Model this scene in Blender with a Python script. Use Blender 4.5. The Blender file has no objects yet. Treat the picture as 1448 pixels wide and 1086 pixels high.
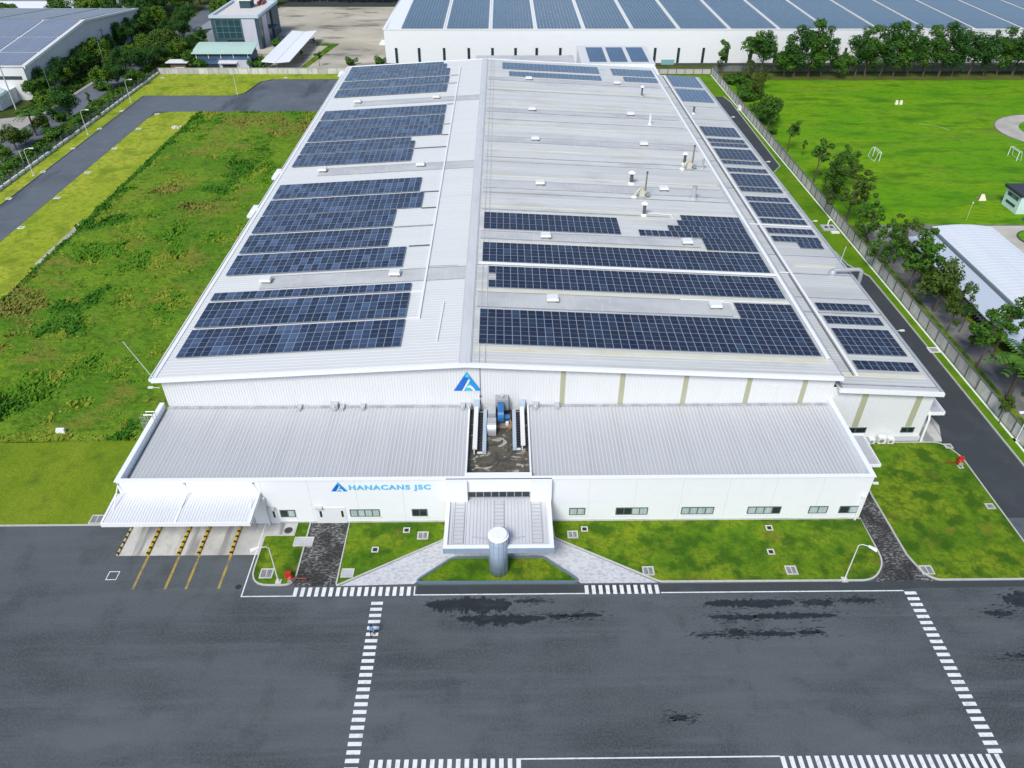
import bpy, bmesh, math, random
import numpy as np
from mathutils import Vector, Matrix
random.seed(7)
rad = math.radians
S = bpy.context.scene
COL = S.collection

# ------------------------------------------------------------------ camera model (metres; z up; +y away from the viewer)
PW, PH = 1448.0, 1086.0
FPX = 1057.85
PITCH, YAW, ROLL = rad(36.8815), rad(0.7616), rad(0.14994)
CAM = np.array([0.0, 0.0, 62.0])
FW = np.array([math.sin(YAW)*math.cos(PITCH), math.cos(YAW)*math.cos(PITCH), -math.sin(PITCH)])
R0 = np.array([math.cos(YAW), -math.sin(YAW), 0.0])
U0 = np.cross(R0, FW)
RT = math.cos(ROLL)*R0 + math.sin(ROLL)*U0
UP = -math.sin(ROLL)*R0 + math.cos(ROLL)*U0

def ray(px, py):
    return FW + RT*((px-PW/2)/FPX) - UP*((py-PH/2)/FPX)
def G(px, py, z=0.0):
    """survey: the point of the level z seen at photo pixel (px, py)"""
    d = ray(px, py); p = CAM + d*((z-CAM[2])/d[2]); return (float(p[0]), float(p[1]))
def hgt(px, py, y):
    d = ray(px, py); return float((CAM + d*(y/d[1]))[2])

cam_d = bpy.data.cameras.new('camera'); cam = bpy.data.objects.new('camera', cam_d); COL.objects.link(cam)
cam_d.sensor_width = 36.0; cam_d.lens = 36.0*FPX/PW
cam_d.clip_start = 0.5; cam_d.clip_end = 5000
m = Matrix((( RT[0], UP[0], -FW[0], CAM[0]), (RT[1], UP[1], -FW[1], CAM[1]), (RT[2], UP[2], -FW[2], CAM[2]), (0,0,0,1)))
cam.matrix_world = m
S.camera = cam

# ------------------------------------------------------------------ light
SUN_EL, SUN_AZ = rad(48), rad(205)      # azimuth clockwise from +y: behind and to the left of the viewer
w = bpy.data.worlds.new('World'); S.world = w; w.use_nodes = True
nt = w.node_tree; bg = nt.nodes['Background']
sky = nt.nodes.new('ShaderNodeTexSky'); sky.sky_type = 'NISHITA'; sky.sun_disc = False
sky.sun_elevation = SUN_EL; sky.sun_rotation = SUN_AZ
sky.air_density = 1.0; sky.dust_density = 1.5; sky.ozone_density = 1.0; sky.altitude = 0
nt.links.new(sky.outputs[0], bg.inputs[0]); bg.inputs[1].default_value = 0.125
sd = bpy.data.lights.new('sun', 'SUN'); sd.energy = 2.6; sd.angle = rad(18); sd.color = (1.0, 0.985, 0.91)
so = bpy.data.objects.new('sun', sd); COL.objects.link(so)
dirv = Vector((math.sin(SUN_AZ)*math.cos(SUN_EL), math.cos(SUN_AZ)*math.cos(SUN_EL), math.sin(SUN_EL)))
so.rotation_euler = dirv.to_track_quat('Z', 'Y').to_euler(); so.location = (0, 0, 200)
S.view_settings.view_transform = 'Standard'; S.view_settings.look = 'None'
S.view_settings.gamma = 1.0; S.view_settings.exposure = 0.22

# ------------------------------------------------------------------ materials
MATS = {}
def mat(name, base, rough=0.6, layers=(), bump=None, metal=0.0, spec=0.5, isl=None, orand=None, coord='Object'):
    """layers: (scale xyz, detail, lo, hi, colour2, amount); isl/orand: (colour, lo, hi) per-island / per-object variation"""
    if name in MATS: return MATS[name]
    if any(k in name for k in ('grass', 'leaf', 'meadow', 'undergrowth', 'terrain', 'asphalt', 'soil', 'earth', 'paving', 'road')) and 'wet' not in name: spec = 0.12
    M = bpy.data.materials.new(name); M.use_nodes = True; MATS[name] = M
    T = M.node_tree; N = T.nodes; L = T.links
    b = N['Principled BSDF']; b.inputs['Roughness'].default_value = rough; b.inputs['Metallic'].default_value = metal
    b.inputs['Specular IOR Level'].default_value = spec
    cur = N.new('ShaderNodeRGB'); cur.outputs[0].default_value = (*base, 1); out = cur.outputs[0]
    tc = N.new('ShaderNodeTexCoord')
    def noise(sc, det):
        mp = N.new('ShaderNodeMapping'); mp.inputs['Scale'].default_value = sc if hasattr(sc, '__len__') else (sc, sc, sc)
        L.new(tc.outputs[coord], mp.inputs[0])
        n = N.new('ShaderNodeTexNoise'); n.inputs['Scale'].default_value = 1.0; n.inputs['Detail'].default_value = det
        n.inputs['Roughness'].default_value = 0.6
        if name == 'stained_flat_roof': n.inputs['Distortion'].default_value = 2.2
        L.new(mp.outputs[0], n.inputs['Vector']); return n.outputs['Fac']
    def mixc(fac, c2):
        nonlocal out
        mx = N.new('ShaderNodeMix'); mx.data_type = 'RGBA'
        L.new(fac, mx.inputs[0]); L.new(out, mx.inputs[6]); mx.inputs[7].default_value = (*c2, 1); out = mx.outputs[2]
    def rng(src, lo, hi, amt):
        r = N.new('ShaderNodeMapRange'); r.inputs[1].default_value = lo; r.inputs[2].default_value = hi
        r.inputs[3].default_value = 0; r.inputs[4].default_value = amt; L.new(src, r.inputs[0]); return r.outputs[0]
    if isl or orand:
        g = N.new('ShaderNodeNewGeometry'); oi = N.new('ShaderNodeObjectInfo')
        ad = N.new('ShaderNodeMath'); ad.operation = 'ADD'; L.new(g.outputs['Random Per Island'], ad.inputs[0]); L.new(oi.outputs['Random'], ad.inputs[1])
        fr = N.new('ShaderNodeMath'); fr.operation = 'FRACT'; L.new(ad.outputs[0], fr.inputs[0])
        if isl:
            for c2, lo, hi, amt in isl: mixc(rng(fr.outputs[0], lo, hi, amt), c2)
        if orand:
            for c2, lo, hi, amt in orand: mixc(rng(oi.outputs['Random'], lo, hi, amt), c2)
    for sc, det, lo, hi, c2, amt in layers: mixc(rng(noise(sc, det), lo, hi, amt), c2)
    L.new(out, b.inputs['Base Color'])
    if bump:
        bp = N.new('ShaderNodeBump'); bp.inputs['Strength'].default_value = bump[1]; bp.inputs['Distance'].default_value = bump[2]
        L.new(noise(bump[0], 4), bp.inputs['Height']); L.new(bp.outputs[0], b.inputs['Normal'])
    return M

WALL   = mat('white_wall_paint', (0.82, 0.835, 0.87), 0.55, [((.25,.25,.9), 4, .5, .8, (.72,.735,.77), .35), ((2,2,.15), 3, .6, .85, (.62,.62,.62), .2)])
CLAD   = mat('white_cladding', (0.71, 0.72, 0.74), 0.45, [((.6,.6,.06), 4, .5, .85, (.62,.62,.63), .35)])
TRIM   = mat('white_trim', (0.84, 0.85, 0.87), 0.4)
ROOFL  = mat('roof_sheet_clean', (0.665, 0.675, 0.67), 0.42, [((.05,.6,.2), 5, .45, .8, (.60,.60,.62), .6), ((1.2,.12,.2), 4, .5, .8, (.64,.63,.62), .35)])
ROOFR  = mat('roof_sheet_weathered', (0.585, 0.595, 0.585), 0.45, [((.02,.35,.2), 6, .42, .66, (.46,.465,.46), .8), ((.10,.22,.2), 6, .54, .70, (.36,.355,.34), .6), ((.03,.9,.2), 4, .5, .7, (.68,.69,.68), .6), ((.5,.9,.2), 5, .52, .8, (.50,.48,.45), .5), ((.05,2.2,.2), 4, .5, .75, (.55,.55,.56), .45)])
BAND   = mat('roof_band_grey', (0.54, 0.545, 0.545), 0.5, [((.12,.25,.2), 5, .42, .62, (.42,.42,.43), .75), ((3,.3,.2), 2, .55, .7, (.62,.62,.63), .5)])
SKYL   = mat('translucent_sheet_stained', (0.68, 0.67, 0.58), 0.4, [((.25,1.5,1), 5, .42, .62, (.62,.58,.40), .8), ((1.5,3,1), 3, .6, .75, (.42,.40,.33), .5)])
FLASH_SHADE  = mat('dark_flashing_and_shade', (0.22, 0.23, 0.25), 0.5, [((.5,.5,.5), 3, .4, .7, (.36,.37,.39), .8)])  # dark flashing metal; also colours the painted shadow gap below the high eave
AROOF  = mat('annex_roof_sheet', (0.47, 0.48, 0.50), 0.4, [((.9,.05,.1), 4, .45, .75, (.36,.37,.39), .6), ((.12,.12,.1), 4, .45, .75, (.52,.53,.555), .5)])
AROOFR = mat('annex_roof_rib', (0.565, 0.575, 0.595), 0.4, [((.12,.12,.1), 4, .45, .75, (.52,.53,.56), .5)])
CANR   = mat('canopy_sheet', (0.72, 0.73, 0.75), 0.4, [((.2,.2,.1), 4, .5, .8, (.62,.63,.66), .5)])
BEIGE  = mat('beige_translucent_strip', (0.40, 0.40, 0.27), 0.5, [((1,1,.3), 3, .4, .7, (.46,.46,.33), .6)])
GALV   = mat('galvanised_steel', (0.55, 0.57, 0.59), 0.35, metal=0.5)
DGREY  = mat('dark_grey_metal', (0.09, 0.10, 0.11), 0.5)
BLACK  = mat('black_rubber', (0.012, 0.012, 0.013), 0.6)
BLUEP  = mat('blue_machine_paint', (0.02, 0.14, 0.36), 0.35)
BLUEG  = mat('pale_blue_duct', (0.42, 0.50, 0.60), 0.4)
RED    = mat('red_paint', (0.48, 0.03, 0.015), 0.4)
YELL   = mat('yellow_paint', (0.62, 0.40, 0.02), 0.5, [((1,1,1), 4, .5, .75, (.40,.27,.05), .5)])
YELLF  = mat('worn_yellow_paint', (0.42, 0.29, 0.05), 0.6, [((.8,.8,.8), 5, .42, .62, (.14,.135,.12), .9)])
GLASSD = mat('window_glass_dark', (0.022, 0.034, 0.038), 0.08)
GLASSG = mat('window_glass_curtained', (0.46, 0.55, 0.55), 0.15, [((3,3,.3), 2, .4, .7, (.28,.34,.34), .8)])
WFRAME = mat('window_frame_grey', (0.10, 0.125, 0.135), 0.4)
ALU    = mat('panel_frame_aluminium', (0.34, 0.38, 0.45), 0.35)
PVR    = mat('solar_glass_navy', (0.006, 0.016, 0.052), 0.16, spec=.32, layers= [((.15,.3,1), 3, .45, .7, (.02,.035,.07), .7)], isl=[((.022,.055,.12), .5, .95, .9), ((.045,.10,.19), .93, 1., .9), ((.03,.03,.04), .0, .1, .5)])
PVL    = mat('solar_glass_mottled', (0.016, 0.026, 0.058), 0.16, [((.15,.3,1), 3, .45, .7, (.03,.05,.09), .6)], isl=[((.070,.115,.215), .35, .98, .8), ((.10,.155,.27), .88, 1., .5)])
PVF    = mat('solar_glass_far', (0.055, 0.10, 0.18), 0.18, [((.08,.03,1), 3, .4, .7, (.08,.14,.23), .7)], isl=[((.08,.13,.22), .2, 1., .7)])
SKYBL  = mat('sign_blue', (0.13, 0.52, 0.80), 0.4)
LOGO1  = mat('emblem_blue', (0.005, 0.14, 0.56), 0.3)
LOGO2  = mat('emblem_mid_blue', (0.012, 0.28, 0.70), 0.3)
LOGO3  = mat('emblem_cyan', (0.05, 0.50, 0.68), 0.3)
ASPH   = mat('asphalt', (0.091, 0.103, 0.113), 0.75, [((.03,.09,1), 5, .44, .60, (.048,.058,.063), .85), ((.04,.9,1), 6, .5, .66, (.106,.119,.130), .7), ((.3,.22,1), 6, .52, .68, (.052,.062,.067), .7), ((.045,.11,1), 5, .52, .66, (.116,.130,.145), .75), ((.06,.16,1), 5, .56, .68, (.084,.086,.085), .5), ((5,5,5), 4, .42, .66, (.125,.142,.15), .5)], bump=((9,9,9), .35, .03))
ASPHD  = mat('asphalt_dark', (0.050, 0.059, 0.065), 0.7, [((.02,.2,1), 5, .42, .68, (.048,.052,.06), .8), ((.3,.3,1), 6, .5, .75, (.085,.092,.104), .6), ((6,6,6), 3, .4, .7, (.085,.09,.10), .4)], bump=((9,9,9), .25, .02))
WET    = mat('wet_asphalt', (0.022, 0.026, 0.028), 0.3, [((.7,2.5,1), 6, .5, .66, (.045,.05,.055), .7)], bump=((9,9,9), .15, .02))
CONC   = mat('concrete', (0.56, 0.55, 0.52), 0.8, [((.75,.05,1), 3, .50, .58, (.20,.20,.20), .8), ((.3,.12,1), 5, .45, .66, (.30,.295,.285), .7), ((.9,.9,1), 6, .52, .75, (.30,.285,.26), .6), ((.3,.3,1), 4, .5, .8, (.50,.49,.47), .6)])
CONCF  = mat('fence_concrete', (0.62, 0.61, 0.59), 0.85, isl=[((.36,.355,.34), .2, 1., .75)], layers=[((.8,.8,.25), 6, .48, .7, (.24,.24,.23), .7), ((.2,.2,2), 4, .55, .8, (.47,.47,.46), .6)])
KERB   = mat('kerb_stone', (0.50, 0.50, 0.47), 0.8, [((1.5,1.5,1.5), 4, .5, .75, (.33,.33,.30), .6)])
PAVE   = mat('pale_paving', (0.56, 0.57, 0.60), 0.7, [((2.2,3.5,1), 5, .48, .58, (.40,.40,.43), .8), ((.4,.4,1), 4, .5, .75, (.66,.67,.70), .6)])
COBB   = mat('dark_crazy_paving', (0.055, 0.056, 0.055), 0.8, [((2.6,5,1), 4, .50, .56, (.30,.30,.29), .75), ((.45,.35,1), 4, .42, .58, (.03,.03,.03), .8)])
WHITEL = mat('white_road_paint', (0.76, 0.77, 0.78), 0.6, [((2.5,2.5,2.5), 6, .52, .72, (.34,.36,.38), .7), ((.3,.3,1), 4, .5, .7, (.62,.63,.64), .6)])
LAWN   = mat('lawn_grass', (0.102, 0.205, 0.008), 0.9, [((.16,.16,1), 5, .44, .58, (.215,.285,.015), .9), ((.40,.40,1), 6, .48, .60, (.028,.088,.006), .9), ((.25,.3,1), 4, .58, .72, (.22,.175,.03), .85), ((1.3,1.3,1), 4, .48, .62, (.05,.12,.008), .6), ((4,4,4), 3, .35, .7, (.055,.12,.010), .55)], bump=((5,5,5), .6, .12))
FIELD  = mat('field_grass', (0.120, 0.305, 0.004), 0.9, [((.03,.09,1), 5, .42, .60, (.185,.33,.006), .9), ((.10,.25,1), 6, .48, .66, (.050,.165,.005), .9), ((.045,.10,1), 4, .56, .72, (.19,.235,.03), .75), ((.5,1.2,1), 4, .5, .64, (.06,.17,.005), .6), ((3,3,3), 3, .35, .7, (.068,.19,.008), .4)], bump=((4,4,4), .6, .15))
MOWN   = mat('mown_yellow_grass', (0.29, 0.37, 0.024), 0.9, [((.06,.06,1), 5, .42, .60, (.40,.43,.045), .9), ((.2,.2,1), 6, .5, .66, (.13,.21,.014), .85), ((.9,.9,1), 4, .48, .62, (.17,.225,.018), .7), ((4,4,4), 3, .4, .7, (.15,.20,.02), .4)], bump=((4,4,4), .6, .12))
ROUGH  = mat('meadow_ground', (0.15, 0.255, 0.016), 0.95, [((.05,.05,1), 5, .42, .60, (.075,.19,.012), .9), ((.12,.12,1), 6, .52, .68, (.21,.20,.035), .85), ((.9,.9,1), 5, .48, .64, (.06,.125,.010), .75)], bump=((1.5,1.5,1.5), .8, .5))
TERR   = mat('terrain_green', (0.06, 0.085, 0.02), 0.95, [((.02,.02,1), 6, .42, .66, (.09,.10,.03), .8), ((.2,.2,1), 5, .45, .7, (.03,.055,.012), .8)])
UNDER  = mat('undergrowth_ground', (0.032, 0.06, 0.012), 0.95, [((.1,.1,1), 6, .42, .66, (.07,.10,.02), .8), ((.6,.6,1), 5, .45, .7, (.018,.035,.008), .8)])
EARTH  = mat('bare_earth', (0.46, 0.42, 0.34), 0.9, [((.03,.05,1), 5, .45, .66, (.30,.28,.235), .85), ((.07,.16,1), 6, .54, .64, (.16,.15,.13), .85), ((.04,.06,1), 4, .5, .75, (.60,.55,.46), .8)])
ASPHL  = mat('asphalt_pale', (0.125, 0.145, 0.172), 0.8, [((.05,.05,1), 5, .44, .62, (.095,.11,.135), .8), ((.3,.3,1), 6, .5, .68, (.15,.17,.20), .6), ((.12,.03,1), 5, .56, .66, (.06,.07,.085), .7)])
ROADF  = mat('pale_side_road', (0.15, 0.165, 0.20), 0.85, [((.1,.1,1), 5, .42, .7, (.10,.112,.14), .8)])
PARK   = mat('weathered_paving', (0.24, 0.235, 0.225), 0.85, [((.25,.25,1), 6, .42, .62, (.11,.11,.108), .85), ((.5,.15,1), 5, .58, .74, (.40,.39,.37), .6)])
BARK   = mat('bark', (0.10, 0.08, 0.06), 0.9)
LEAFD  = mat('leaf_dark', (0.036, 0.115, 0.024), 0.7, isl=[((.115,.29,.035), .3, 1., .9), ((.014,.04,.011), .0, .2, .6)])
LEAFM  = mat('leaf_mid', (0.056, 0.16, 0.020), 0.7, isl=[((.165,.34,.03), .3, 1., .9), ((.024,.06,.010), .0, .2, .6)])
LEAFB  = mat('leaf_bright', (0.095, 0.195, 0.015), 0.7, isl=[((.20,.32,.030), .4, 1., .9), ((.04,.09,.010), .0, .2, .6)])
LEAFO  = mat('leaf_olive', (0.075, 0.135, 0.020), 0.7, isl=[((.15,.215,.034), .4, 1., .9), ((.035,.065,.012), .0, .2, .6)])
GRASSB = mat('grass_blade_green', (0.085, 0.255, 0.014), 0.8, isl=[((.16,.30,.022), .4, 1., .9), ((.06,.15,.010), .0, .25, .7)])
GRASSD = mat('grass_blade_lush', (0.045, 0.165, 0.012), 0.8, isl=[((.10,.26,.02), .4, 1., .9), ((.03,.10,.008), .0, .25, .7)])
GRASSY = mat('grass_blade_yellow', (0.21, 0.265, 0.028), 0.8, isl=[((.29,.31,.05), .4, 1., .9), ((.18,.22,.02), .0, .25, .7)])
GRASSO = mat('grass_blade_olive', (0.19, 0.30, 0.022), 0.8, isl=[((.31,.325,.05), .4, 1., .9), ((.13,.18,.018), .0, .25, .7)])
GRASSR = mat('grass_blade_brown', (0.22, 0.20, 0.045), 0.8, isl=[((.29,.25,.075), .4, 1., .9), ((.15,.16,.03), .0, .3, .7)])
TILE   = mat('blue_grey_tile', (0.27, 0.345, 0.45), 0.3, [((1.2,1.2,.6), 3, .4, .7, (.33,.40,.50), .6)])
JOINT  = mat('tile_joint', (0.20, 0.25, 0.33), 0.5)
COURT  = mat('stained_flat_roof', (0.055, 0.052, 0.045), 0.7, [((.35,.45,1), 6, .46, .60, (.12,.105,.08), .9), ((.30,.36,1), 5, .60, .635, (.44,.40,.33), .9), ((1.2,1.2,1), 5, .55, .7, (.02,.02,.018), .7)])
OBLUE  = mat('office_blue_paint', (0.038, 0.082, 0.122), 0.5, [((.3,.3,.8), 4, .45, .7, (.028,.065,.10), .6)])
OBLU2  = mat('office_blue_wall', (0.048, 0.105, 0.19), 0.5, [((.3,.3,.8), 4, .45, .7, (.085,.16,.27), .6)])
OGREY  = mat('office_lilac_panel', (0.52, 0.53, 0.62), 0.5, [((.3,.3,.15), 4, .45, .7, (.42,.43,.52), .6)])
MINT   = mat('mint_roof', (0.44, 0.60, 0.53), 0.4, [((.2,.2,.2), 3, .4, .7, (.38,.53,.47), .5)])
TEALG  = mat('teal_glass', (0.02, 0.07, 0.085), 0.12, [((.6,.6,.6), 3, .5, .62, (.035,.07,.075), .7)])
SKIN   = mat('skin', (0.40, 0.24, 0.16), 0.6)
SHIRT  = mat('blue_shirt', (0.06, 0.30, 0.72), 0.7)
TROUS  = mat('black_trousers', (0.012, 0.012, 0.016), 0.8)
HAIRM  = mat('black_hair', (0.01, 0.01, 0.01), 0.6)
SHOE   = mat('dark_shoe', (0.02, 0.02, 0.02), 0.5)
SHEDR  = mat('shed_roof_sheet', (0.66, 0.69, 0.74), 0.45, [((1.2,.05,.1), 3, .45, .75, (.54,.59,.68), .5), ((.15,.15,.1), 4, .5, .8, (.66,.70,.77), .5)])
BRICKM = mat('brown_wall', (0.20, 0.13, 0.11), 0.8)
STEELP = mat('white_painted_steel', (0.74, 0.75, 0.74), 0.4)
GPLATE  = mat('plain_grey_plate', (0.46, 0.47, 0.50), 0.6, [((1,1,1), 4, .45, .7, (.38,.39,.41), .6)])  # plain grey for plates, collars and slabs

# ------------------------------------------------------------------ mesh helpers
ORG = {}
class MB:
    def __init__(s): s.v = []; s.f = []; s.m = []
    def face(s, pts, mi=0):
        n = len(s.v); s.v += [tuple(p) for p in pts]; s.f.append(tuple(range(n, n+len(pts)))); s.m.append(mi)
    def box(s, x0, y0, z0, x1, y1, z1, mi=0):
        n = len(s.v)
        s.v += [(x0,y0,z0),(x1,y0,z0),(x1,y1,z0),(x0,y1,z0),(x0,y0,z1),(x1,y0,z1),(x1,y1,z1),(x0,y1,z1)]
        for q in ((0,3,2,1),(4,5,6,7),(0,1,5,4),(1,2,6,5),(2,3,7,6),(3,0,4,7)): s.f.append(tuple(n+i for i in q)); s.m.append(mi)
    def hexa(s, a, mi=0):
        """8 points: bottom loop of four, top loop of four"""
        n = len(s.v); s.v += [tuple(p) for p in a]
        for q in ((0,3,2,1),(4,5,6,7),(0,1,5,4),(1,2,6,5),(2,3,7,6),(3,0,4,7)): s.f.append(tuple(n+i for i in q)); s.m.append(mi)
    def prism(s, pts, z0, z1, mi=0, mside=None):
        n = len(s.v); k = len(pts)
        a = sum(pts[i][0]*pts[(i+1)%k][1]-pts[(i+1)%k][0]*pts[i][1] for i in range(k))
        if a < 0: pts = pts[::-1]
        s.v += [(p[0],p[1],z0) for p in pts] + [(p[0],p[1],z1) for p in pts]
        s.f.append(tuple(range(n+k, n+2*k))); s.m.append(mi)
        s.f.append(tuple(range(n+k-1, n-1, -1))); s.m.append(mi)
        for i in range(k):
            j = (i+1)%k; s.f.append((n+i, n+j, n+k+j, n+k+i)); s.m.append(mi if mside is None else mside)
    def tube(s, p, q, r, n=8, r2=None, mi=0, caps=True):
        p = Vector(p); q = Vector(q); r2 = r if r2 is None else r2
        d = (q-p); 
        if d.length < 1e-6: return
        d.normalize(); a = d.orthogonal().normalized(); b = d.cross(a)
        o = len(s.v)
        for c, rr in ((p, r), (q, r2)):
            for i in range(n):
                t = 2*math.pi*i/n; s.v.append(tuple(c + a*(rr*math.cos(t)) + b*(rr*math.sin(t))))
        for i in range(n):
            j = (i+1)%n; s.f.append((o+i, o+j, o+n+j, o+n+i)); s.m.append(mi)
        if caps:
            s.f.append(tuple(o+n-1-i for i in range(n))); s.m.append(mi)
            s.f.append(tuple(o+n+i for i in range(n))); s.m.append(mi)
    def path(s, pts, r, n=8, mi=0):
        for a, b in zip(pts, pts[1:]): s.tube(a, b, r, n, mi=mi)
    def lathe(s, c, prof, n=16, mi=0):
        o = len(s.v)
        for r, z in prof:
            for i in range(n):
                t = 2*math.pi*i/n; s.v.append((c[0]+r*math.cos(t), c[1]+r*math.sin(t), c[2]+z))
        for k in range(len(prof)-1):
            for i in range(n):
                j = (i+1)%n; s.f.append((o+k*n+i, o+k*n+j, o+(k+1)*n+j, o+(k+1)*n+i)); s.m.append(mi)
        s.f.append(tuple(o+n-1-i for i in range(n))); s.m.append(mi)
        e = o+(len(prof)-1)*n; s.f.append(tuple(e+i for i in range(n))); s.m.append(mi)
    def build(s, name, mats, parent=None, smooth=False):
        if not isinstance(mats, (list, tuple)): mats = [mats]
        org = ORG.get(parent.name if parent else None, Vector((0,0,0)))
        me = bpy.data.meshes.new(name)
        me.from_pydata([(x-org.x, y-org.y, z-org.z) for x, y, z in s.v], [], s.f)
        for q in mats: me.materials.append(q)
        me.polygons.foreach_set('material_index', s.m)
        if smooth: me.polygons.foreach_set('use_smooth', [True]*len(s.f))
        me.update()
        o = bpy.data.objects.new(name, me); COL.objects.link(o)
        if parent: o.parent = parent
        ORG[o.name] = org
        return o

def tag(o, label=None, cat=None, group=None, kind=None):
    if label: o['label'] = label
    if cat: o['category'] = cat
    if group: o['group'] = group
    if kind: o['kind'] = kind
    return o
def thing(name, label, cat, loc=(0,0,0), group=None):
    o = bpy.data.objects.new(name, None); COL.objects.link(o); o.location = loc; o.empty_display_size = .3
    ORG[o.name] = Vector(loc); return tag(o, label, cat, group)
KIDS = {}
def kids(o): return [c for c in bpy.data.objects if c.parent is o]
def copy_tree(o, loc, rz=0.0, scale=None, label=None, group=None):
    c = o.copy(); COL.objects.link(c); c.location = loc; c.rotation_euler = (0, 0, rz)
    if scale is not None: c.scale = scale if hasattr(scale, '__len__') else (scale,)*3
    if label: c['label'] = label
    if group: c['group'] = group
    if o.name not in KIDS: KIDS[o.name] = [(k, kids(k)) for k in kids(o)]
    for k, sub in KIDS[o.name]:
        d = k.copy(); COL.objects.link(d); d.parent = c
        for g in sub:
            e = g.copy(); COL.objects.link(e); e.parent = d
    return c
def sheet(name, pts, z, m, kind='structure'):
    b = MB(); k = len(pts)
    a = sum(pts[i][0]*pts[(i+1)%k][1]-pts[(i+1)%k][0]*pts[i][1] for i in range(k))
    if a < 0: pts = pts[::-1]
    b.face([(x, y, z) for x, y in pts]); o = b.build(name, m); o['kind'] = kind; return o
def lawn(name, pts, m=None, z=0.10):
    b = MB(); b.prism(pts, -0.05, z); o = b.build(name, m or LAWN); o['kind'] = 'structure'; return o
def rect(x0, y0, x1, y1): return [(x0,y0),(x1,y0),(x1,y1),(x0,y1)]
def rounded(pts, rs, n=7):
    out = []; k = len(pts)
    for i in range(k):
        p = Vector(pts[i]); a = Vector(pts[i-1]); c = Vector(pts[(i+1)%k]); r = rs[i] if hasattr(rs, '__len__') else rs
        if r <= 0: out.append(tuple(p)); continue
        u = (a-p).normalized(); v = (c-p).normalized(); r = min(r, (a-p).length*.45, (c-p).length*.45)
        for j in range(n):
            t = j/(n-1); q = (p+u*r)*(1-t)**2 + p*2*t*(1-t) + (p+v*r)*t*t; out.append(tuple(q))
    return out
def strip(pts, wd, closed=False):
    """quads of a ribbon of width wd along a polyline"""
    P = [Vector(p) for p in pts]; k = len(P); L = []; Rr = []
    for i in range(k):
        if closed: a, c = P[i-1], P[(i+1)%k]
        else: a, c = P[max(i-1,0)], P[min(i+1,k-1)]
        d = (c-a); d = d.normalized() if d.length else Vector((1,0)); nn = Vector((-d.y, d.x))
        L.append(P[i]+nn*wd/2); Rr.append(P[i]-nn*wd/2)
    return L, Rr
def kerb(name, pts, wd=0.16, z=0.14, closed=False, m=None):
    L, Rr = strip(pts, wd, closed); b = MB(); k = len(pts)
    for i in range(k if closed else k-1):
        j = (i+1)%k
        b.hexa([(*Rr[i],-.05),(*Rr[j],-.05),(*L[j],-.05),(*L[i],-.05),(*Rr[i],z),(*Rr[j],z),(*L[j],z),(*L[i],z)])
    o = b.build(name, m or KERB); o['kind'] = 'structure'; return o
ORD = ['first','second','third','fourth','fifth','sixth','seventh','eighth','ninth','tenth','eleventh','twelfth','thirteenth','fourteenth','fifteenth','sixteenth','seventeenth','eighteenth','nineteenth','twentieth']


# ================================================================== THE SETTING
sheet('terrain', rect(-1500, -300, 1500, 2000), -0.08, TERR)
def at(*pp): return [G(x, y) for x, y in pp]
sheet('asphalt_yard', rect(-160, -60, 160, 57.2), 0.0, ASPH)
sheet('asphalt_side_road', [(56.0, 57.2), (62.6, 57.2)] + [(62.6, 100), (62.5, 112.7), (60.3, 117), (59.9, 122), (52.0, 122), (52.0, 70)], 0.0, ASPHD)
sheet('asphalt_rear_corner', [(52, 158), (60.1, 160.3), (62.5, 164.2), (63.3, 212.5), (62.5, 217.5), (52, 218)], 0.0, ASPHD)
sheet('asphalt_left_road', rect(-101.3, 57.2, -92.8, 219.0), 0.0, ASPHL)
sheet('asphalt_rear_road', [(-92.8, 204.6), (-41, 204.6), (-41, 236), (-68.5, 235.6), (-71.8, 233.5), (-73.3, 221.5), (-75.5, 219.0), (-92.8, 219.0)], 0.0, ASPHL)
lawn('lawn_verge_rear', [(-105.4, 219.2), (-76.0, 219.2), (-73.8, 221.5), (-72.2, 233.6), (-69, 236.0), (-41, 236.3), (-41, 241.8), (-105.4, 241.8)], MOWN)
lawn('lawn_verge_fence', rect(-105.3, 57.2, -101.5, 219.2), MOWN)
lawn('mown_strip', rounded([(-92.6, 90), (-81.2, 90), (-81.2, 204.4), (-92.6, 204.4)], [0,0,0,6]), MOWN)
lawn('lawn_beside_annex', [(-92.6, 57.2), (-41.0, 57.2), (-40.5, 71.3), (-60, 70.8), (-81.0, 71.5), (-92.6, 90)], mat('lawn_grass_yellowish', (0.165, 0.25, 0.012), 0.9, [((.12,.12,1), 5, .40, .62, (.22,.285,.02), .85), ((.35,.35,1), 6, .5, .74, (.07,.14,.012), .85), ((4,4,4), 3, .35, .7, (.085,.14,.012), .55)], bump=((5,5,5), .6, .12)))
kerb('kerb_lawn', [(-92.6, 57.1), (-41.0, 57.1)], .14)
for n_, p_ in (('kerb_road', [(-92.65, 57.2), (-92.65, 199), (-91.5, 203.2), (-88, 204.5), (-41, 204.5)]), ('kerb_road', [(-101.4, 57.2), (-101.4, 219.1), (-76, 219.1), (-73.6, 221.4), (-72.0, 233.5), (-69, 235.8), (-41, 236.1)])):
    kerb(n_, p_, .14, .13, m=mat('kerb_dark', (.13,.13,.12), .9))

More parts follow.
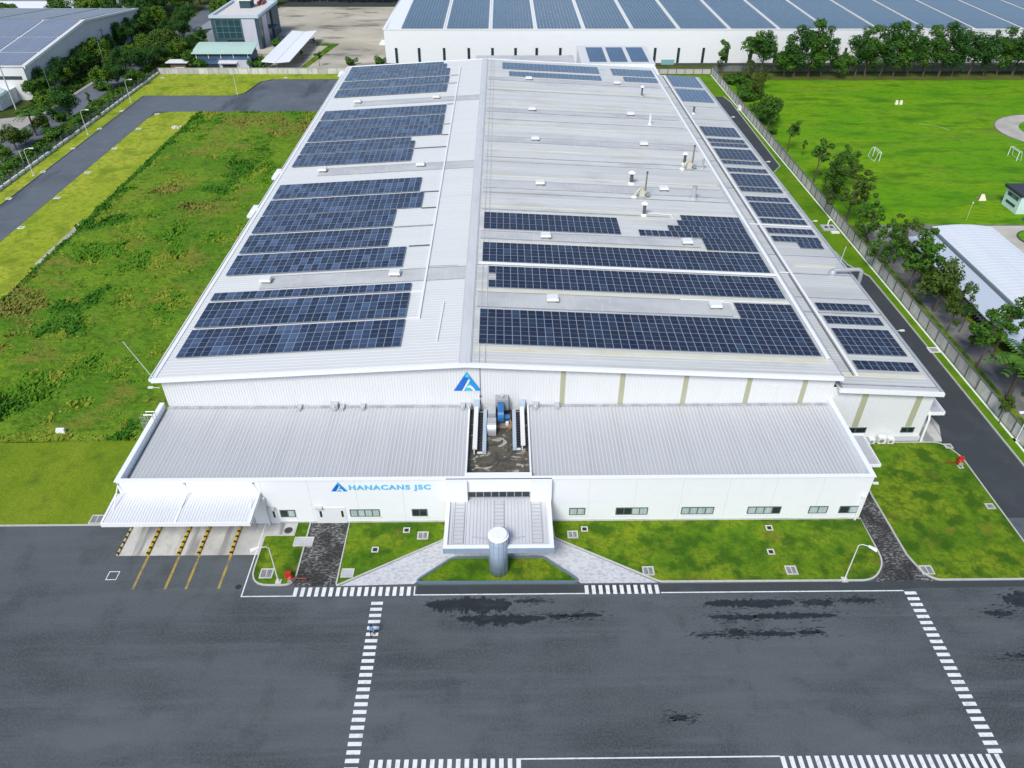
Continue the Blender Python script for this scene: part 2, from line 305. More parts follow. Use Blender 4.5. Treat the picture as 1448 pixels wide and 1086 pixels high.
# meadow: rough tall grass between the mown strip and the hall, one uncountable mass
from mathutils import noise as mn
def fbm(x, y, o=3): return sum(mn.noise(Vector((x*2**i, y*2**i, 3.3*i)))/2**i for i in range(o))
b = MB(); nx, ny = 74, 236
xs = [-81.1 + i*(40.6/nx) for i in range(nx+1)]; ys = [71.0 + j*(133.3/ny) for j in range(ny+1)]
for y in ys:
    for x in xs:
        e = min(1, (x+81.1)/2, (y-71)/1.5 if y < 90 else 1, (204.3-y)/2)
        b.v.append((x, y, .05 + max(0, e)*(.28 + .30*max(-.6, fbm(x*.12, y*.12)) + .10*mn.noise(Vector((x*1.1, y*1.1, 0))))))
W_ = nx+1
for j in range(ny):
    for i in range(nx):
        b.f.append((j*W_+i, j*W_+i+1, (j+1)*W_+i+1, (j+1)*W_+i)); b.m.append(0)
BROWN = [(-63, 194, 11, 8), (-53, 189, 8, 5), (-78, 101, 5.5, 13), (-75, 94, 4, 6), (-45, 88, 3.5, 12), (-61, 140, 5, 5), (-46, 183, 4, 8), (-44, 96, 3, 9), (-70, 150, 3, 3)]
rg = random.Random(3)
for k in range(52000):
    x = rg.uniform(-81, -41); y = 71.2 + 132.5*rg.random()**1.25
    edge = -81 + .6*fbm(1.3, y*.15)
    if x < edge: continue
    c = fbm(x*.07+7, y*.07); d2 = fbm(x*.25, y*.25+9)
    mi = 1
    if c > .12: mi = 0
    if c < -.30: mi = 1
    for bx, by, rx, ry in BROWN:
        if ((x-bx)/rx)**2 + ((y-by)/ry)**2 < rg.uniform(.35, 1.1) + .8*d2: mi = 2
    if mi == 1 and d2 > .45: mi = 0
    lush = fbm(x*.11+31, y*.055+5)
    if mi < 2 and (lush > .30 or x-edge < 1.1+1.6*max(0, d2)): mi = 3
    elif mi < 2 and lush < -.25: mi = 4
    hgtb = (.16 + .42*max(0, d2) + (.5 if mi == 0 else .2)*max(0, c+.05))*rg.uniform(.6, 1.2)
    if mi == 3: hgtb = hgtb*1.35+.12
    if mi == 2: hgtb = hgtb*1.3+.1
    a = rg.uniform(0, 6.28); wd = rg.uniform(.16, .42); tx, ty = rg.uniform(-.6, .6), rg.uniform(-.2, .8)
    z0 = .1; ca, sa = math.cos(a)*wd, math.sin(a)*wd
    b.face([(x-ca, y-sa, z0), (x+ca, y+sa, z0), (x+ca*.5+tx, y+sa*.5+ty, z0+hgtb), (x-ca*.5+tx, y-sa*.5+ty, z0+hgtb*.9)], mi+1)
tag(b.build('meadow_grass', [ROUGH, GRASSB, GRASSO, GRASSR, GRASSD, GRASSY]), 'rough tall meadow grass between mown strip and hall, green with brown patches', 'grass', kind='stuff')
sheet('bare_soil_path', [(-82, 118), (-80.6, 118), (-80.7, 135), (-81.7, 135)], 0.115, EARTH)

# front islands, paths and lawns
sheet('concrete_apron', [(-40.95, 52.75), (-26.1, 52.75), (-26.1, 55.3), (-22.9, 55.3), (-22.9, 57.2), (-40.95, 57.2)], 0.008, CONC)
sheet('crazy_paving_path', rect(-21.35, 48.6, -17.2, 57.2), 0.02, COBB)
right_path = [(37.9, 48.6), (39.8, 50.8), (39.9, 56.6), (39.9, 70), (43.2, 70), (42.4, 61), (42.6, 52), (43.2, 49.4), (44.2, 48.6)]
sheet('crazy_paving_side_path', right_path, 0.02, COBB)
ent_l = at((480,829),(627,765)) + [(-6.6, 57.2), (5.3, 57.2)] + at((783,762),(930,824),(822,825),(770,790)) + at((636,790),(585,826))
sheet('entrance_paving', ent_l, 0.03, PAVE)
isl_ = rounded([(-26.0, 48.75), (-21.45, 48.75), (-21.45, 57.2), (-22.85, 57.2), (-22.85, 55.35), (-26.0, 55.35)], [2.2, 1.2, 0, 0, 0, .3])
lawn('lawn_island', isl_); kerb('kerb_island', isl_, .15, .15, True)
la = rounded([(-17.15, 57.2), (-17.15, 48.75), G(478,828), G(627,764), (-6.3, 57.2)], [0, .5, .3, 0, 0])
lawn('lawn_left_of_entrance', la); kerb('kerb_lawn', la, .15, .15, True)
lb = rounded([(5.2, 57.2), G(784,761), G(933,823), (37.8, 48.75), (39.7, 51.0), (39.6, 57.2)], [0, .3, .4, 2.4, 1.5, 0])
lawn('lawn_right_of_entrance', lb); kerb('kerb_lawn', lb, .15, .15, True)
lc = rounded([G(585,825), G(640,790), G(768,789), G(822,824)], [.9, .5, .5, .9])
lawn('lawn_under_column', lc); kerb('kerb_planter', lc, .2, .26, True, mat('planter_kerb', (.13,.19,.24), .4))
ld = rounded([(44.2, 48.75), (43.2, 49.6), (42.55, 52), (42.3, 61), (43.0, 69.9), (54.5, 69.9), (55.9, 67.5), (56.0, 48.75)], [1.5, 1.5, 0, 0, 0, 1.0, 2.0, 3.0])
lawn('lawn_beside_side_road', ld); kerb('kerb_lawn', ld, .15, .15, True)
sheet('concrete_strip', [(52.2, 70.1), (54.9, 70.1), (56.0, 73.2), (55.6, 78), (52.2, 86)], 0.012, CONC)
# right verge and fence line
vr = [(62.7, 40), (62.7, 100), (62.6, 112.7), (60.4, 117), (60.0, 122), (52.2, 122), (52.2, 158), (60.0, 160.1), (62.6, 164.0), (63.4, 212.5), (62.6, 217.6), (52.2, 218), (43.0, 240.5), (64.4, 240.5), (64.4, 40)]
lawn('lawn_verge_right', vr, mat('verge_grass', (0.105, 0.235, 0.006), 0.9, [((.1,.1,1), 5, .42, .62, (.16,.28,.010), .85), ((.3,.3,1), 6, .5, .74, (.045,.125,.008), .85), ((4,4,4), 3, .35, .7, (.055,.13,.009), .5)], bump=((5,5,5), .6, .12)))
kerb('kerb_road', vr[:11], .16, .14)
# football field, paving and paths beyond the right fence
lawn('football_field', [(66.0, 133.2), (240, 132.6), (240, 243), (66.0, 243)], FIELD, .06)
sheet('field_edge_soil', [(68, 234.2), (240, 234.2), (240, 243), (66, 243)], 0.075, mat('dark_soil', (.10,.12,.025), .95, [((.1,.3,1), 6, .42, .62, (.05,.075,.012), .9), ((.1,.3,1), 5, .58, .7, (.17,.13,.07), .8)]))  # dark mottled soil along the far edge of the field
lawn('lawn_outside_fence', rect(64.9, 30, 67.6, 133.2), LAWN, .05)
sheet('side_car_park', [(67.6, 30), (73, 30), (72.4, 97), (71.7, 112), (71.4, 124), (140, 124), (140, 133.2), (69.5, 133.2), (67.9, 126), (67.2, 118), (67.3, 100)], 0.012, PARK)
lawn('lawn_shed_strip', [(72.9, 30), (74.0, 30), (73.2, 97), (73.0, 123.4), (71.6, 123.4), (71.9, 112), (72.5, 97)], LAWN, .06)
sheet('pale_yard', [(88.4, 30), (240, 30), (240, 132.6), (84, 132.6), (86, 126), (88.4, 118)], 0.02, mat('pale_concrete', (.50,.47,.41), .8, [((.06,.2,1), 5, .42, .66, (.36,.34,.30), .85), ((.3,.3,1), 5, .5, .75, (.58,.55,.49), .6)]))
ring = [(96.3+3.4*math.cos(t)+3.4, 126.5+3.6*math.sin(t)) for t in [i*math.pi/10 for i in range(20)]]
lawn('round_island', ring, FIELD, .16); kerb('kerb_island', ring, .3, .22, True, mat('dark_kerb', (.07,.08,.06), .9))
pc = [(140.5+15.5*math.cos(t), 186.5+14.5*math.sin(t)) for t in [i*math.pi/16 for i in range(32)]]
sheet('curved_path', pc, 0.085, mat('path_concrete', (.46,.43,.39), .85, [((.2,.2,1), 5, .42, .66, (.34,.32,.29), .8)]))
lawn('path_island', [(143.5+12.6*math.cos(t), 186.8+10.6*math.sin(t)) for t in [i*math.pi/16 for i in range(32)]], FIELD, .12)
kerb('kerb_path', pc[4:24], .3, .12, m=mat('path_edge', (.16,.15,.13), .9))
# faint chalk arc and worn marks on the field
b = MB(); L_, R_ = strip([(103.5-6.5*math.cos(t)+3, 187+6.5*math.sin(t)) for t in [1.7+i*.14 for i in range(10)]], .22)
for i in range(9): b.face([(*L_[i], .075), (*R_[i], .075), (*R_[i+1], .075), (*L_[i+1], .075)])
tag(b.build('field_markings', mat('chalk', (.42,.50,.22), .9)), kind='structure')
# far left: estate road, its verges, earth yard
sheet('estate_road', [(-120.5, 150), (-112.5, 150), (-113.5, 235), (-113.5, 300), (-112, 330), (-116, 372), (-126.5, 372), (-121, 312), (-121.4, 236), (-121.6, 190)], 0.0, ROADF)
sheet('estate_forecourt', [(-170, 150), (-121.6, 150), (-121.6, 205), (-126, 205), (-128, 200), (-134, 198), (-170, 198)], -0.004, mat('forecourt', (.42,.38,.36), .85, [((.1,.1,1), 5, .42, .7, (.34,.31,.30), .8)]))
kerb('kerb_estate', [(-121.6, 150), (-121.6, 190), (-121.5, 236), (-121.2, 260)], 1.2, .12, m=mat('pale_footpath', (.36,.34,.31), .9))
sheet('undergrowth_left', [(-129.6, 207), (-122.3, 201), (-122.3, 300), (-124, 330), (-152, 330), (-129.6, 300)], 0.01, UNDER)
sheet('undergrowth_mid', [(-112.4, 130), (-105.8, 130), (-105.8, 243), (-97, 243), (-98, 300), (-108, 372), (-112, 330), (-113.2, 300), (-113.3, 235)], 0.014, mat('verge_undergrowth', (.065,.115,.018), .95, [((.1,.1,1), 6, .42, .66, (.10,.15,.025), .8), ((.5,.5,1), 5, .45, .7, (.025,.05,.01), .8)]))
sheet('earth_yard', [(-96, 242.3), (-37.4, 242.3), (-37.4, 347), (-93, 347)], 0.018, EARTH)
lawn('yard_planting', [(-64.2, 245), (-62.4, 245), (-57.0, 281), (-60.0, 281)], LAWN, .12)
lawn('yard_planting', [(-64.5, 278.5), (-57.3, 278.5), (-57.0, 281.5), (-64.8, 281.5)], LAWN, .13)
sheet('far_road', rect(-93, 349, -37.4, 362), 0.02, mat('far_dark_road', (.05,.06,.065), .9))

# ------------------------------------------------------------------ road markings
Z1 = 0.006
def mark(name, rects, m=WHITEL, z=Z1):
    b = MB()
    for r in rects: b.face([(x, y, z) for x, y in (r if hasattr(r[0], '__len__') else rect(*r))])
    return tag(b.build(name, m), kind='structure')
mark('crosswalk_markings', [(-13.30, 46.3-i*.709, -12.14, 46.66-i*.709) for i in range(24)])
mark('crosswalk_markings', [(40.25, 47.0-i*.697, 41.45, 47.36-i*.697) for i in range(24)] )
mark('crosswalk_markings', [(-21.3+i*.712, 47.36, -20.92+i*.712, 48.46) for i in range(17)])
mark('crosswalk_markings', [(8.05+i*.712, 47.36, 8.43+i*.712, 48.46) for i in range(11)])
mark('crosswalk_markings', [(-11.25+i*.712, 29.4, -10.88+i*.712, 30.95) for i in range(18)])
mark('crosswalk_markings', [(22.75+i*.716, 29.2, 23.13+i*.716, 30.9) for i in range(26)])
mark('line_markings', [(-26.35, 47.36, -21.3, 47.48), (-26.47, 47.36, -26.35, 57.1), (-9.2, 47.38, 8.05, 47.50), (15.7, 47.42, 40.25, 47.54), (1.2, 30.83, 22.75, 30.95), (-9.2, 47.5, -9.08, 48.5)], z=.012)
mark('line_markings', [(x, 48.4, x+.26, 52.74) for x in (-37.75, -34.5, -32.4, -29.1)], YELLF)
# squares outlined round the yard manhole
# wet patches on the yard
def wet(cx, cy, lx, ly, sd):
    r = random.Random(sd); n = 240; top = []; bot = []
    for i in range(n+1):
        t = i/n; e = (1-(2*t-1)**2)**.4
        h1 = ly*e*(.45+.6*abs(mn.noise(Vector((sd*3.1+t*lx*.6, 0, 1)))) + .25*mn.noise(Vector((sd+t*lx*2.6, 2, 1))) + .35*mn.noise(Vector((sd+t*lx*9, 4, 1))))
        h2 = ly*e*(.45+.6*abs(mn.noise(Vector((sd*1.7+t*lx*.5, 5, 1)))) + .30*mn.noise(Vector((sd+t*lx*3.1, 7, 1))) + .4*mn.noise(Vector((sd+t*lx*11, 9, 1))))
        x = cx-lx/2+t*lx; top.append((x, cy+max(.01, h1*.55))); bot.append((x, cy-max(.01, h2*.75)))
    b = MB()
    for i in range(n): b.face([(*bot[i], Z1), (*bot[i+1], Z1), (*top[i+1], Z1), (*top[i], Z1)])
    return b
b = MB()
def wetpx(x0, x1, y0, y1, sd):
    p = G((x0+x1)/2, (y0+y1)/2); q = G(x1, (y0+y1)/2); t = G((x0+x1)/2, y0); u = G((x0+x1)/2, y1)
    wb = wet(p[0], p[1], 2*(q[0]-p[0]), (t[1]-u[1])*1.25, sd); n = len(b.v)
    b.v.extend(wb.v); b.f.extend(tuple(i+n for i in f) for f in wb.f); b.m.extend(wb.m)
for k, a in enumerate([(603,724,844,864), (648,772,868,881), (776,806,868,874), (808,852,867,873), (996,1124,846,859), (1131,1178,847,856), (1190,1238,845,852), (1004,1070,868,876), (1064,1184,866,875), (1030,1056,889,900), (1058,1126,892,900), (1128,1166,891,897), (1418,1470,836,858), (1392,1432,862,871), (985,1030,896,899), (950,972,1010,1019), (1426,1460,925,929), (726,770,848,851)]): wetpx(*a, k+1)
rw = random.Random(4)
for fx in list(b.v)[::37]:
    for k in range(3):
        x, y = fx[0]+rw.gauss(0, .9), fx[1]+rw.gauss(0, .22); l = rw.uniform(.05, .35); q = rw.uniform(.02, .06)
        b.face([(x-l, y, Z1+.002), (x-l*.2, y-q, Z1+.002), (x+l, y+q*.3, Z1+.002), (x+l*.1, y+q, Z1+.002)])
b.m = [0]*len(b.f)
tag(b.build('wet_patches', WET), kind='structure')
sheet('damp_gutter', [(-9.0, 47.56), (40.2, 47.6), (41.5, 47.75), (56, 47.9), (70, 47.9), (70, 48.6), (44, 48.6), (15.8, 48.55), (8.1, 48.55), (-8.9, 48.6)], 0.004, ASPHD)

# ================================================================== THE FACTORY
YF, YB = 70.0, 208.3           # roof ends
XL, ZL, XR, ZR, XE, ZE = -40.74, 10.42, -4.5, 12.44, 39.64, 10.2
NX0, NZ0, NX1, NZ1 = 39.6, 8.48, 52.3, 7.76
def zl(x): return ZL+(x-XL)*(ZR-ZL)/(XR-XL)
def zr(x): return ZR+(x-XR)*(ZE-ZR)/(XE-XR)
def zroof(x): return zl(x) if x < XR else zr(x)
def zn(x): return NZ0+(x-NX0)*(NZ1-NZ0)/(NX1-NX0)
fac = thing('factory_building', 'huge white factory hall with low gabled roof, front annex and entrance canopy', 'factory', (0, 57, 0))
YG = 70.5
# hall walls
b = MB()
def gablewall(y, flip):
    p = [(-40.1, y, 0), (39.2, y, 0), (39.2, y, zr(39.2)-.2), (XR, y, ZR-.2), (-40.1, y, zl(-40.1)-.2)]
    b.face(p if not flip else p[::-1])
gablewall(YG, False); gablewall(207.9, True)
b.face([(-40.1,207.9,0), (-40.1,YG,0), (-40.1,YG,zl(-40.1)-.2), (-40.1,207.9,zl(-40.1)-.2)])
b.face([(39.2,YG,0), (39.2,207.9,0), (39.2,207.9,zr(39.2)-.2), (39.2,YG,zr(39.2)-.2)])
x = -40.0
while x < 39.1:
    z = zroof(x)-.25
    b.hexa([(x,YG-.035,5.6),(x+.11,YG-.035,5.6),(x+.13,YG,5.6),(x-.02,YG,5.6),(x,YG-.035,z),(x+.11,YG-.035,z),(x+.13,YG,z),(x-.02,YG,z)]); x += .33
b.build('hall_wall', CLAD, fac)
# hall roof: two slopes, ribs run down the slope
def slope(name, x0, z0, x1, z1, m, pitch=.62):
    b = MB(); t = .14
    b.hexa([(x0,YF,z0-t),(x1,YF,z1-t),(x1,YB,z1-t),(x0,YB,z0-t),(x0,YF,z0),(x1,YF,z1),(x1,YB,z1),(x0,YB,z0)])
    y = YF+.3
    while y < YB-.3:
        b.hexa([(x0,y,z0),(x1,y,z1),(x1,y+.12,z1),(x0,y+.12,z0),(x0,y+.03,z0+.02),(x1,y+.03,z1+.02),(x1,y+.09,z1+.02),(x0,y+.09,z0+.02)]); y += pitch
    return b.build(name, m, fac)
tag(slope('hall_roof', XL, ZL, XR-.003, ZR, ROOFL), 'clean pale left roof slope')
tag(slope('hall_roof', XR+.003, ZR, XE, ZE, ROOFR), 'weathered grey right roof slope')
b = MB()
for s, x1 in ((-1, XR-.62), (1, XR+.62)):
    z1 = zroof(x1)
    b.hexa([(XR,YF-.05,ZR+.05),(x1,YF-.05,z1+.05),(x1,YB,z1+.05),(XR,YB,ZR+.05),(XR,YF-.05,ZR+.10),(x1,YF-.05,z1+.10),(x1,YB,z1+.10),(XR,YB,ZR+.10)])
b.build('ridge_cap', mat('ridge_sheet', (.60,.61,.635), .45, [((.5,.12,1), 4, .45, .7, (.50,.51,.535), .7)]), fac)
for xx in (-5.15, -3.8, -2.9, -2.2):
    b = MB(); z = zroof(xx); b.box(xx-.05, YF+.1, z+.05, xx+.05, YB-.3, z+.11); b.build('lightning_conductor', mat('conductor', (.52,.53,.55), .5), fac)
# fascia trims along the front and rear gable and eaves
def trim(x0, z0, x1, z1, y0, y1, h, name='gable_trim', m=TRIM, par=None):
    b = MB(); b.hexa([(x0,y0,z0-h),(x1,y0,z1-h),(x1,y1,z1-h),(x0,y1,z0-h),(x0,y0,z0+.09),(x1,y0,z1+.09),(x1,y1,z1+.09),(x0,y1,z0+.09)]); return b.build(name, m, par or fac)
trim(XL-.05, ZL, XR, ZR, YF-.32, YF+.1, .34); trim(XR, ZR, XE+.05, ZE, YF-.32, YF+.1, .34)
trim(XL-.05, ZL, XR, ZR, YB-.1, YB+.3, .34); trim(XR, ZR, XE+.05, ZE, YB-.1, YB+.3, .34)
b = MB(); b.box(XL-.42, YF, ZL-.36, XL-.02, YB, ZL-.02); b.box(XL-.04, YF+.2, ZL+.06, XL+.42, YB, ZL+.12)
b.build('eave_gutter', TRIM, fac)
b = MB(); b.box(XL-.30, YF+.1, ZL-.018, XL-.10, YB-.1, ZL-.006); b.build('gutter_channel', FLASH_SHADE, fac)
b = MB(); b.box(XE-.1, YF, ZE-.5, XE+.22, YB, ZE-.05); b.build('eave_gutter', GALV, fac)
# roof bands, stained translucent sheets and dark flashings (real sheets lying on the slope)
def band(x0, x1, y0, y1, m, name='roof_band', dz=.05, fz=None):
    fz = fz or zroof
    b = MB(); n = 2
    b.hexa([(x0,y0,fz(x0)),(x1,y0,fz(x1)),(x1,y1,fz(x1)),(x0,y1,fz(x0)),(x0,y0,fz(x0)+dz),(x1,y0,fz(x1)+dz),(x1,y1,fz(x1)+dz),(x0,y1,fz(x0)+dz)])
    return b.build(name, m, fac)
for y0, y1, xr_ in ((82.7, 86.4, 30), (102.4, 104.9, 30), (121.9, 125.2, 38.4), (144.9, 148.0, 38.6), (163.8, 166.3, 38.6), (188.6, 191.2, 38.6)):
    band(-3.4, xr_, y0, y1, BAND)
    for yy in (y0-.12, y1): band(-3.4, xr_-.2, yy, yy+.14, FLASH_SHADE, 'flashing_line', .07)
for y0, y1 in ((90.2, 93.5), (131.2, 134.4), (172.6, 175.8)):
    band(-33.5, -5.3, y0, y1, BAND); band(-33.5, -5.3, y1+.02, y1+.14, FLASH_SHADE, 'flashing_line', .07); band(-33.5, -5.3, y0-.2, y0-.10, FLASH_SHADE, 'flashing_line', .065)
for y0, y1, x0, x1 in ((72.7, 73.6, -3.3, 39.2), (86.55, 87.35, -3.3, 38.5), (101.45, 101.75, -3.3, 38.3), (114.2, 114.8, -3.3, 38.6), (127.4, 128.1, -3.3, 38.2), (140.9, 141.4, -3.3, 36), (154.8, 155.4, -3.3, 37), (170.0, 170.5, -3.3, 38), (181.6, 182.4, -3.3, 38.8), (111.8, 112.3, 3, 26)):
    band(x0, x1, y0, y0+(y1-y0)*(1 if y0 < 90 else .75), SKYL, 'translucent_roof_sheet')
for yy in (119.8, 134.2, 136.5, 158.7, 180.2, 112.9): band(-3.3, 38.4 if yy > 115 else 27, yy, yy+.16, FLASH_SHADE, 'flashing_line', .07)
band(-10.6, -3.4, 93.95, 94.12, FLASH_SHADE, 'flashing_line', .07)
# lean-to along the right side
b = MB()
b.face([(39.2,YG,0),(51.9,YG,0),(51.9,YG,zn(51.9)-.1),(39.2,YG,zn(39.2)-.1)])
b.face([(51.9,YG,0),(51.9,208.0,0),(51.9,208.0,zn(51.9)-.1),(51.9,YG,zn(51.9)-.1)])
b.face([(51.9,208.0,0),(39.2,208.0,0),(39.2,208.0,zn(39.2)-.1),(51.9,208.0,zn(51.9)-.1)])
x = 39.4
while x < 51.8:
    z = zn(x)-.2
    b.hexa([(x,YG-.03,.9),(x+.11,YG-.03,.9),(x+.13,YG,.9),(x-.02,YG,.9),(x,YG-.03,z),(x+.11,YG-.03,z),(x+.13,YG,z),(x-.02,YG,z)]); x += .33
b.build('side_hall_wall', CLAD, fac)
b = MB(); b.hexa([(NX0,YF,NZ0-.12),(NX1,YF,NZ1-.12),(NX1,YB,NZ1-.12),(NX0,YB,NZ0-.12),(NX0,YF,NZ0),(NX1,YF,NZ1),(NX1,YB,NZ1),(NX0,YB,NZ0)])
y = YF+.3
while y < YB-.3:
    b.hexa([(NX0,y,NZ0),(NX1,y,NZ1),(NX1,y+.12,NZ1),(NX0,y+.12,NZ0),(NX0,y+.03,NZ0+.03),(NX1,y+.03,NZ1+.03),(NX1,y+.09,NZ1+.03),(NX0,y+.09,NZ0+.03)]); y += .62
b.build('side_hall_roof', mat('side_roof_weathered', (.52,.53,.525), .45, [((.05,.35,.2), 6, .42, .66, (.43,.435,.43), .8), ((.05,.9,.2), 4, .5, .7, (.60,.61,.60), .6)]), fac)
trim(NX0+.1, NZ0, NX1+.08, NZ1, YF-.30, YF+.1, .36)
b = MB(); b.box(NX1+.0, YF, NZ1-.36, NX1+.26, YB, NZ1-.02); b.build('eave_gutter', GALV, fac)
band(40.6, 51.6, 72.7, 73.5, SKYL, 'translucent_roof_sheet', fz=zn); band(44, 50.5, 101.0, 101.6, SKYL, 'translucent_roof_sheet', fz=zn)
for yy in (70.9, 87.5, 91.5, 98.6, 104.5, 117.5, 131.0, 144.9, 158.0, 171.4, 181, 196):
    band(40.0, 52.1, yy, yy+.18, FLASH_SHADE, 'flashing_line', .06, zn)
# beige strips on the gable cladding
b = MB(); b.hexa([(39.88,YF+.1,zn(39.88)),(40.2,YF+.1,zn(40.2)),(40.2,YB-.1,zn(40.2)),(39.88,YB-.1,zn(39.88)),(39.88,YF+.1,zn(39.88)+.07),(40.2,YF+.1,zn(40.2)+.07),(40.2,YB-.1,zn(40.2)+.07),(39.88,YB-.1,zn(39.88)+.07)]); b.build('eave_shadow_strip', FLASH_SHADE, fac)  # dark strip painted in as the shadow gap below the high roof's eave
b = MB(); b.box(52.02, YF+.1, NZ1-.02, 52.14, YB-.1, NZ1+.09); b.build('eave_dark_strip', FLASH_SHADE, fac)  # thin dark strip along the outer edge of the side roof
for x in (6.93, 13.95, 21.45, 29.0, 35.65):
    b = MB(); b.box(x-.3, YG-.05, 6.0, x+.3, YG-.036, zroof(x)-.42); b.build('translucent_wall_strip', BEIGE, fac)
for x in (43.4, 50.05):
    b = MB(); b.box(x-.38, YG-.045, 2.2, x+.38, YG-.031, zn(x)-.4); b.build('translucent_wall_strip', BEIGE, fac)
# exhaust hoods along the foot of the gable
for x, sz in ((-24.37,.28), (-20.27,.55), (-19.3,.3), (-16.87,.34), (-4.95,.34), (-4.2,.34), (3.75,.42), (6.35,.34)):
    b = MB(); b.box(x-sz*.8, YG-.75, 5.95, x+sz*.8, YG-.04, 5.95+sz*1.3); b.tube((x, YG-.95, 5.95+sz*.5), (x, YG-.7, 5.95+sz*.5), sz*.5, 10)
    b.build('exhaust_hood', GALV, fac)

b = MB(); b.tube((-2.8, YG-.06, 6.1), (-2.8, YG-.06, 12.0), .035, 6); b.box(-2.9, YG-.12, 7.2, -2.7, YG-.04, 7.5); b.build('wall_cable', DGREY, fac)
# ---- annex: parapet walls, ribbed roofs, court
AX0, AX1, AY0, AY1, AZ = -40.9, 39.35, 57.2, 70.46, 6.52
b = MB()
b.box(AX0, AY0, 0, AX1, AY0+.30, AZ)
b.box(AX0, AY0+.303, 0, AX0+.35, AY1, AZ); b.box(AX1-.35, AY0+.303, 0, AX1, AY1, AZ)
b.build('annex_wall', WALL, fac)
b = MB(); b.box(AX0+14.8, AY0-.035, .02, -6.3, AY0-.002, .28); b.box(5.1, AY0-.035, .02, AX1-.02, AY0-.002, .28); b.build('base_flashing', mat('base_grey', (.50,.51,.52), .7, [((.6,.6,1), 5, .45, .65, (.33,.33,.32), .7)]), fac)
b = MB()
for i in range(1, 16):
    xx = AX0+i*5.0
    if -26.5 < xx and not -6.4 < xx < 5.2: b.box(xx-.012, AY0-.012, .3, xx+.012, AY0-.001, AZ-.02)
b.build('panel_joint', mat('joint_grey', (.55,.56,.58), .6), fac)
b = MB()
b.box(AX0-.12, AY0-.12, AZ+.002, AX1+.12, AY0+.36, AZ+.12)
b.box(AX0-.12, AY0+.363, AZ+.002, AX0+.42, AY1, AZ+.12); b.box(AX1-.42, AY0+.363, AZ+.002, AX1+.12, AY1, AZ+.12)
b.build('parapet_coping', TRIM, fac)
for x in (AX0+.35, AX1-.35):
    b = MB()
    s = 1 if x < 0 else -1; lo, hi = min(x+s*.002, x+s*.05), max(x+s*.002, x+s*.05)
    b.box(lo, AY0+.32, 5.6, hi, AY1-.02, AZ-.02)
    b.build('parapet_lining', mat('parapet_lining', (.76,.81,.86), .5), fac)
CX0, CX1, CY0 = -4.25, 2.92, 58.3
ZA0, ZA1 = 5.72, 5.9
def aroof(x0, x1):
    b = MB(); y0, y1 = AY0+.31, AY1-.03
    b.hexa([(x0,y0,ZA0-.1),(x1,y0,ZA0-.1),(x1,y1,ZA1-.1),(x0,y1,ZA1-.1),(x0,y0,ZA0),(x1,y0,ZA0),(x1,y1,ZA1),(x0,y1,ZA1)])
    x = x0+.2
    while x < x1-.2:
        b.hexa([(x,y0,ZA0),(x+.17,y0,ZA0),(x+.17,y1,ZA1),(x,y1,ZA1),(x+.04,y0,ZA0+.04),(x+.13,y0,ZA0+.04),(x+.13,y1,ZA1+.04),(x+.04,y1,ZA1+.04)], 1); x += .43
    b.build('annex_roof', [AROOF, AROOFR], fac)
    b = MB(); b.box(x0+.01, AY1-.35, ZA1+.0, x1-.01, AY1-.05, ZA1+.16); b.build('apron_flashing', mat('apron_flashing', (.30,.31,.33), .6, [((1.2,1,1), 5, .4, .65, (.50,.51,.53), .8)]), fac)
aroof(AX0+.72, CX0-.02); aroof(CX1+.02, AX1-.40)
b = MB(); b.box(AX0+.353, AY0+.32, 5.50, AX0+.715, AY1-.03, 5.58); b.build('gutter_channel', FLASH_SHADE, fac)
b = MB(); b.box(CX0, AY0+.31, 5.0, CX1, AY1-.03, 5.25); b.build('court_roof', COURT, fac)
b = MB()
b.box(CX0, CY0, 5.252, CX0+.18, AY1-.05, 6.15); b.box(CX1-.18, CY0, 5.252, CX1, AY1-.05, 6.15); b.box(CX0, AY0+.31, 5.252, CX1, CY0-.003, AZ-.06)
b.build('court_kerb_wall', TRIM, fac)
# ---- windows in the annex front
def window(x0, x1, z0, z1, y, n, kinds, par=fac):
    f = MB(); t = .11
    f.box(x0, y-.06, z0, x1, y+.02, z0+t); f.box(x0, y-.06, z1-t, x1, y+.02, z1)
    for i in range(n+1):
        xx = x0+(x1-x0-t)*i/n; f.box(xx, y-.058, z0+t, xx+t, y+.02, z1-t)
    fr = f.build('window', WFRAME, par)
    p = MB()
    for i in range(n):
        a = x0+(x1-x0-t)*i/n+t; c = x0+(x1-x0-t)*(i+1)/n; p.box(a, y-.03, z0+t, c, y+.01, z1-t, 0 if kinds[i] == 'd' else 1)
    p.build('pane', [GLASSD, GLASSG], fr)
    s_ = MB(); s_.box(x0-.06, y-.14, z0-.09, x1+.06, y+.01, z0-.003); s_.build('sill', TRIM, fr)
for x0, x1, n, k in ((-24.53,-22.86,2,'dg'), (-16.92,-13.66,4,'gggg'), (-10.16,-8.46,2,'dd'), (7.06,8.83,2,'gg'), (12.17,15.71,4,'ddgg'), (19.38,22.98,4,'gggg'), (26.67,30.37,4,'gggd'), (33.46,35.54,2,'gg'), (36.82,38.98,2,'dg')):
    window(x0, x1, 1.0, 2.12, AY0, n, k)
for x0, x1 in ((42.3,45.0), (49.3,51.0)): window(x0, x1, 1.2, 2.1, YG, 2, 'dd')
b = MB(); b.box(39.4, YG-.28, .0, 51.95, YG-.001, .75); b.build('plinth', mat('plinth_grey', (.55,.57,.60), .7), fac)
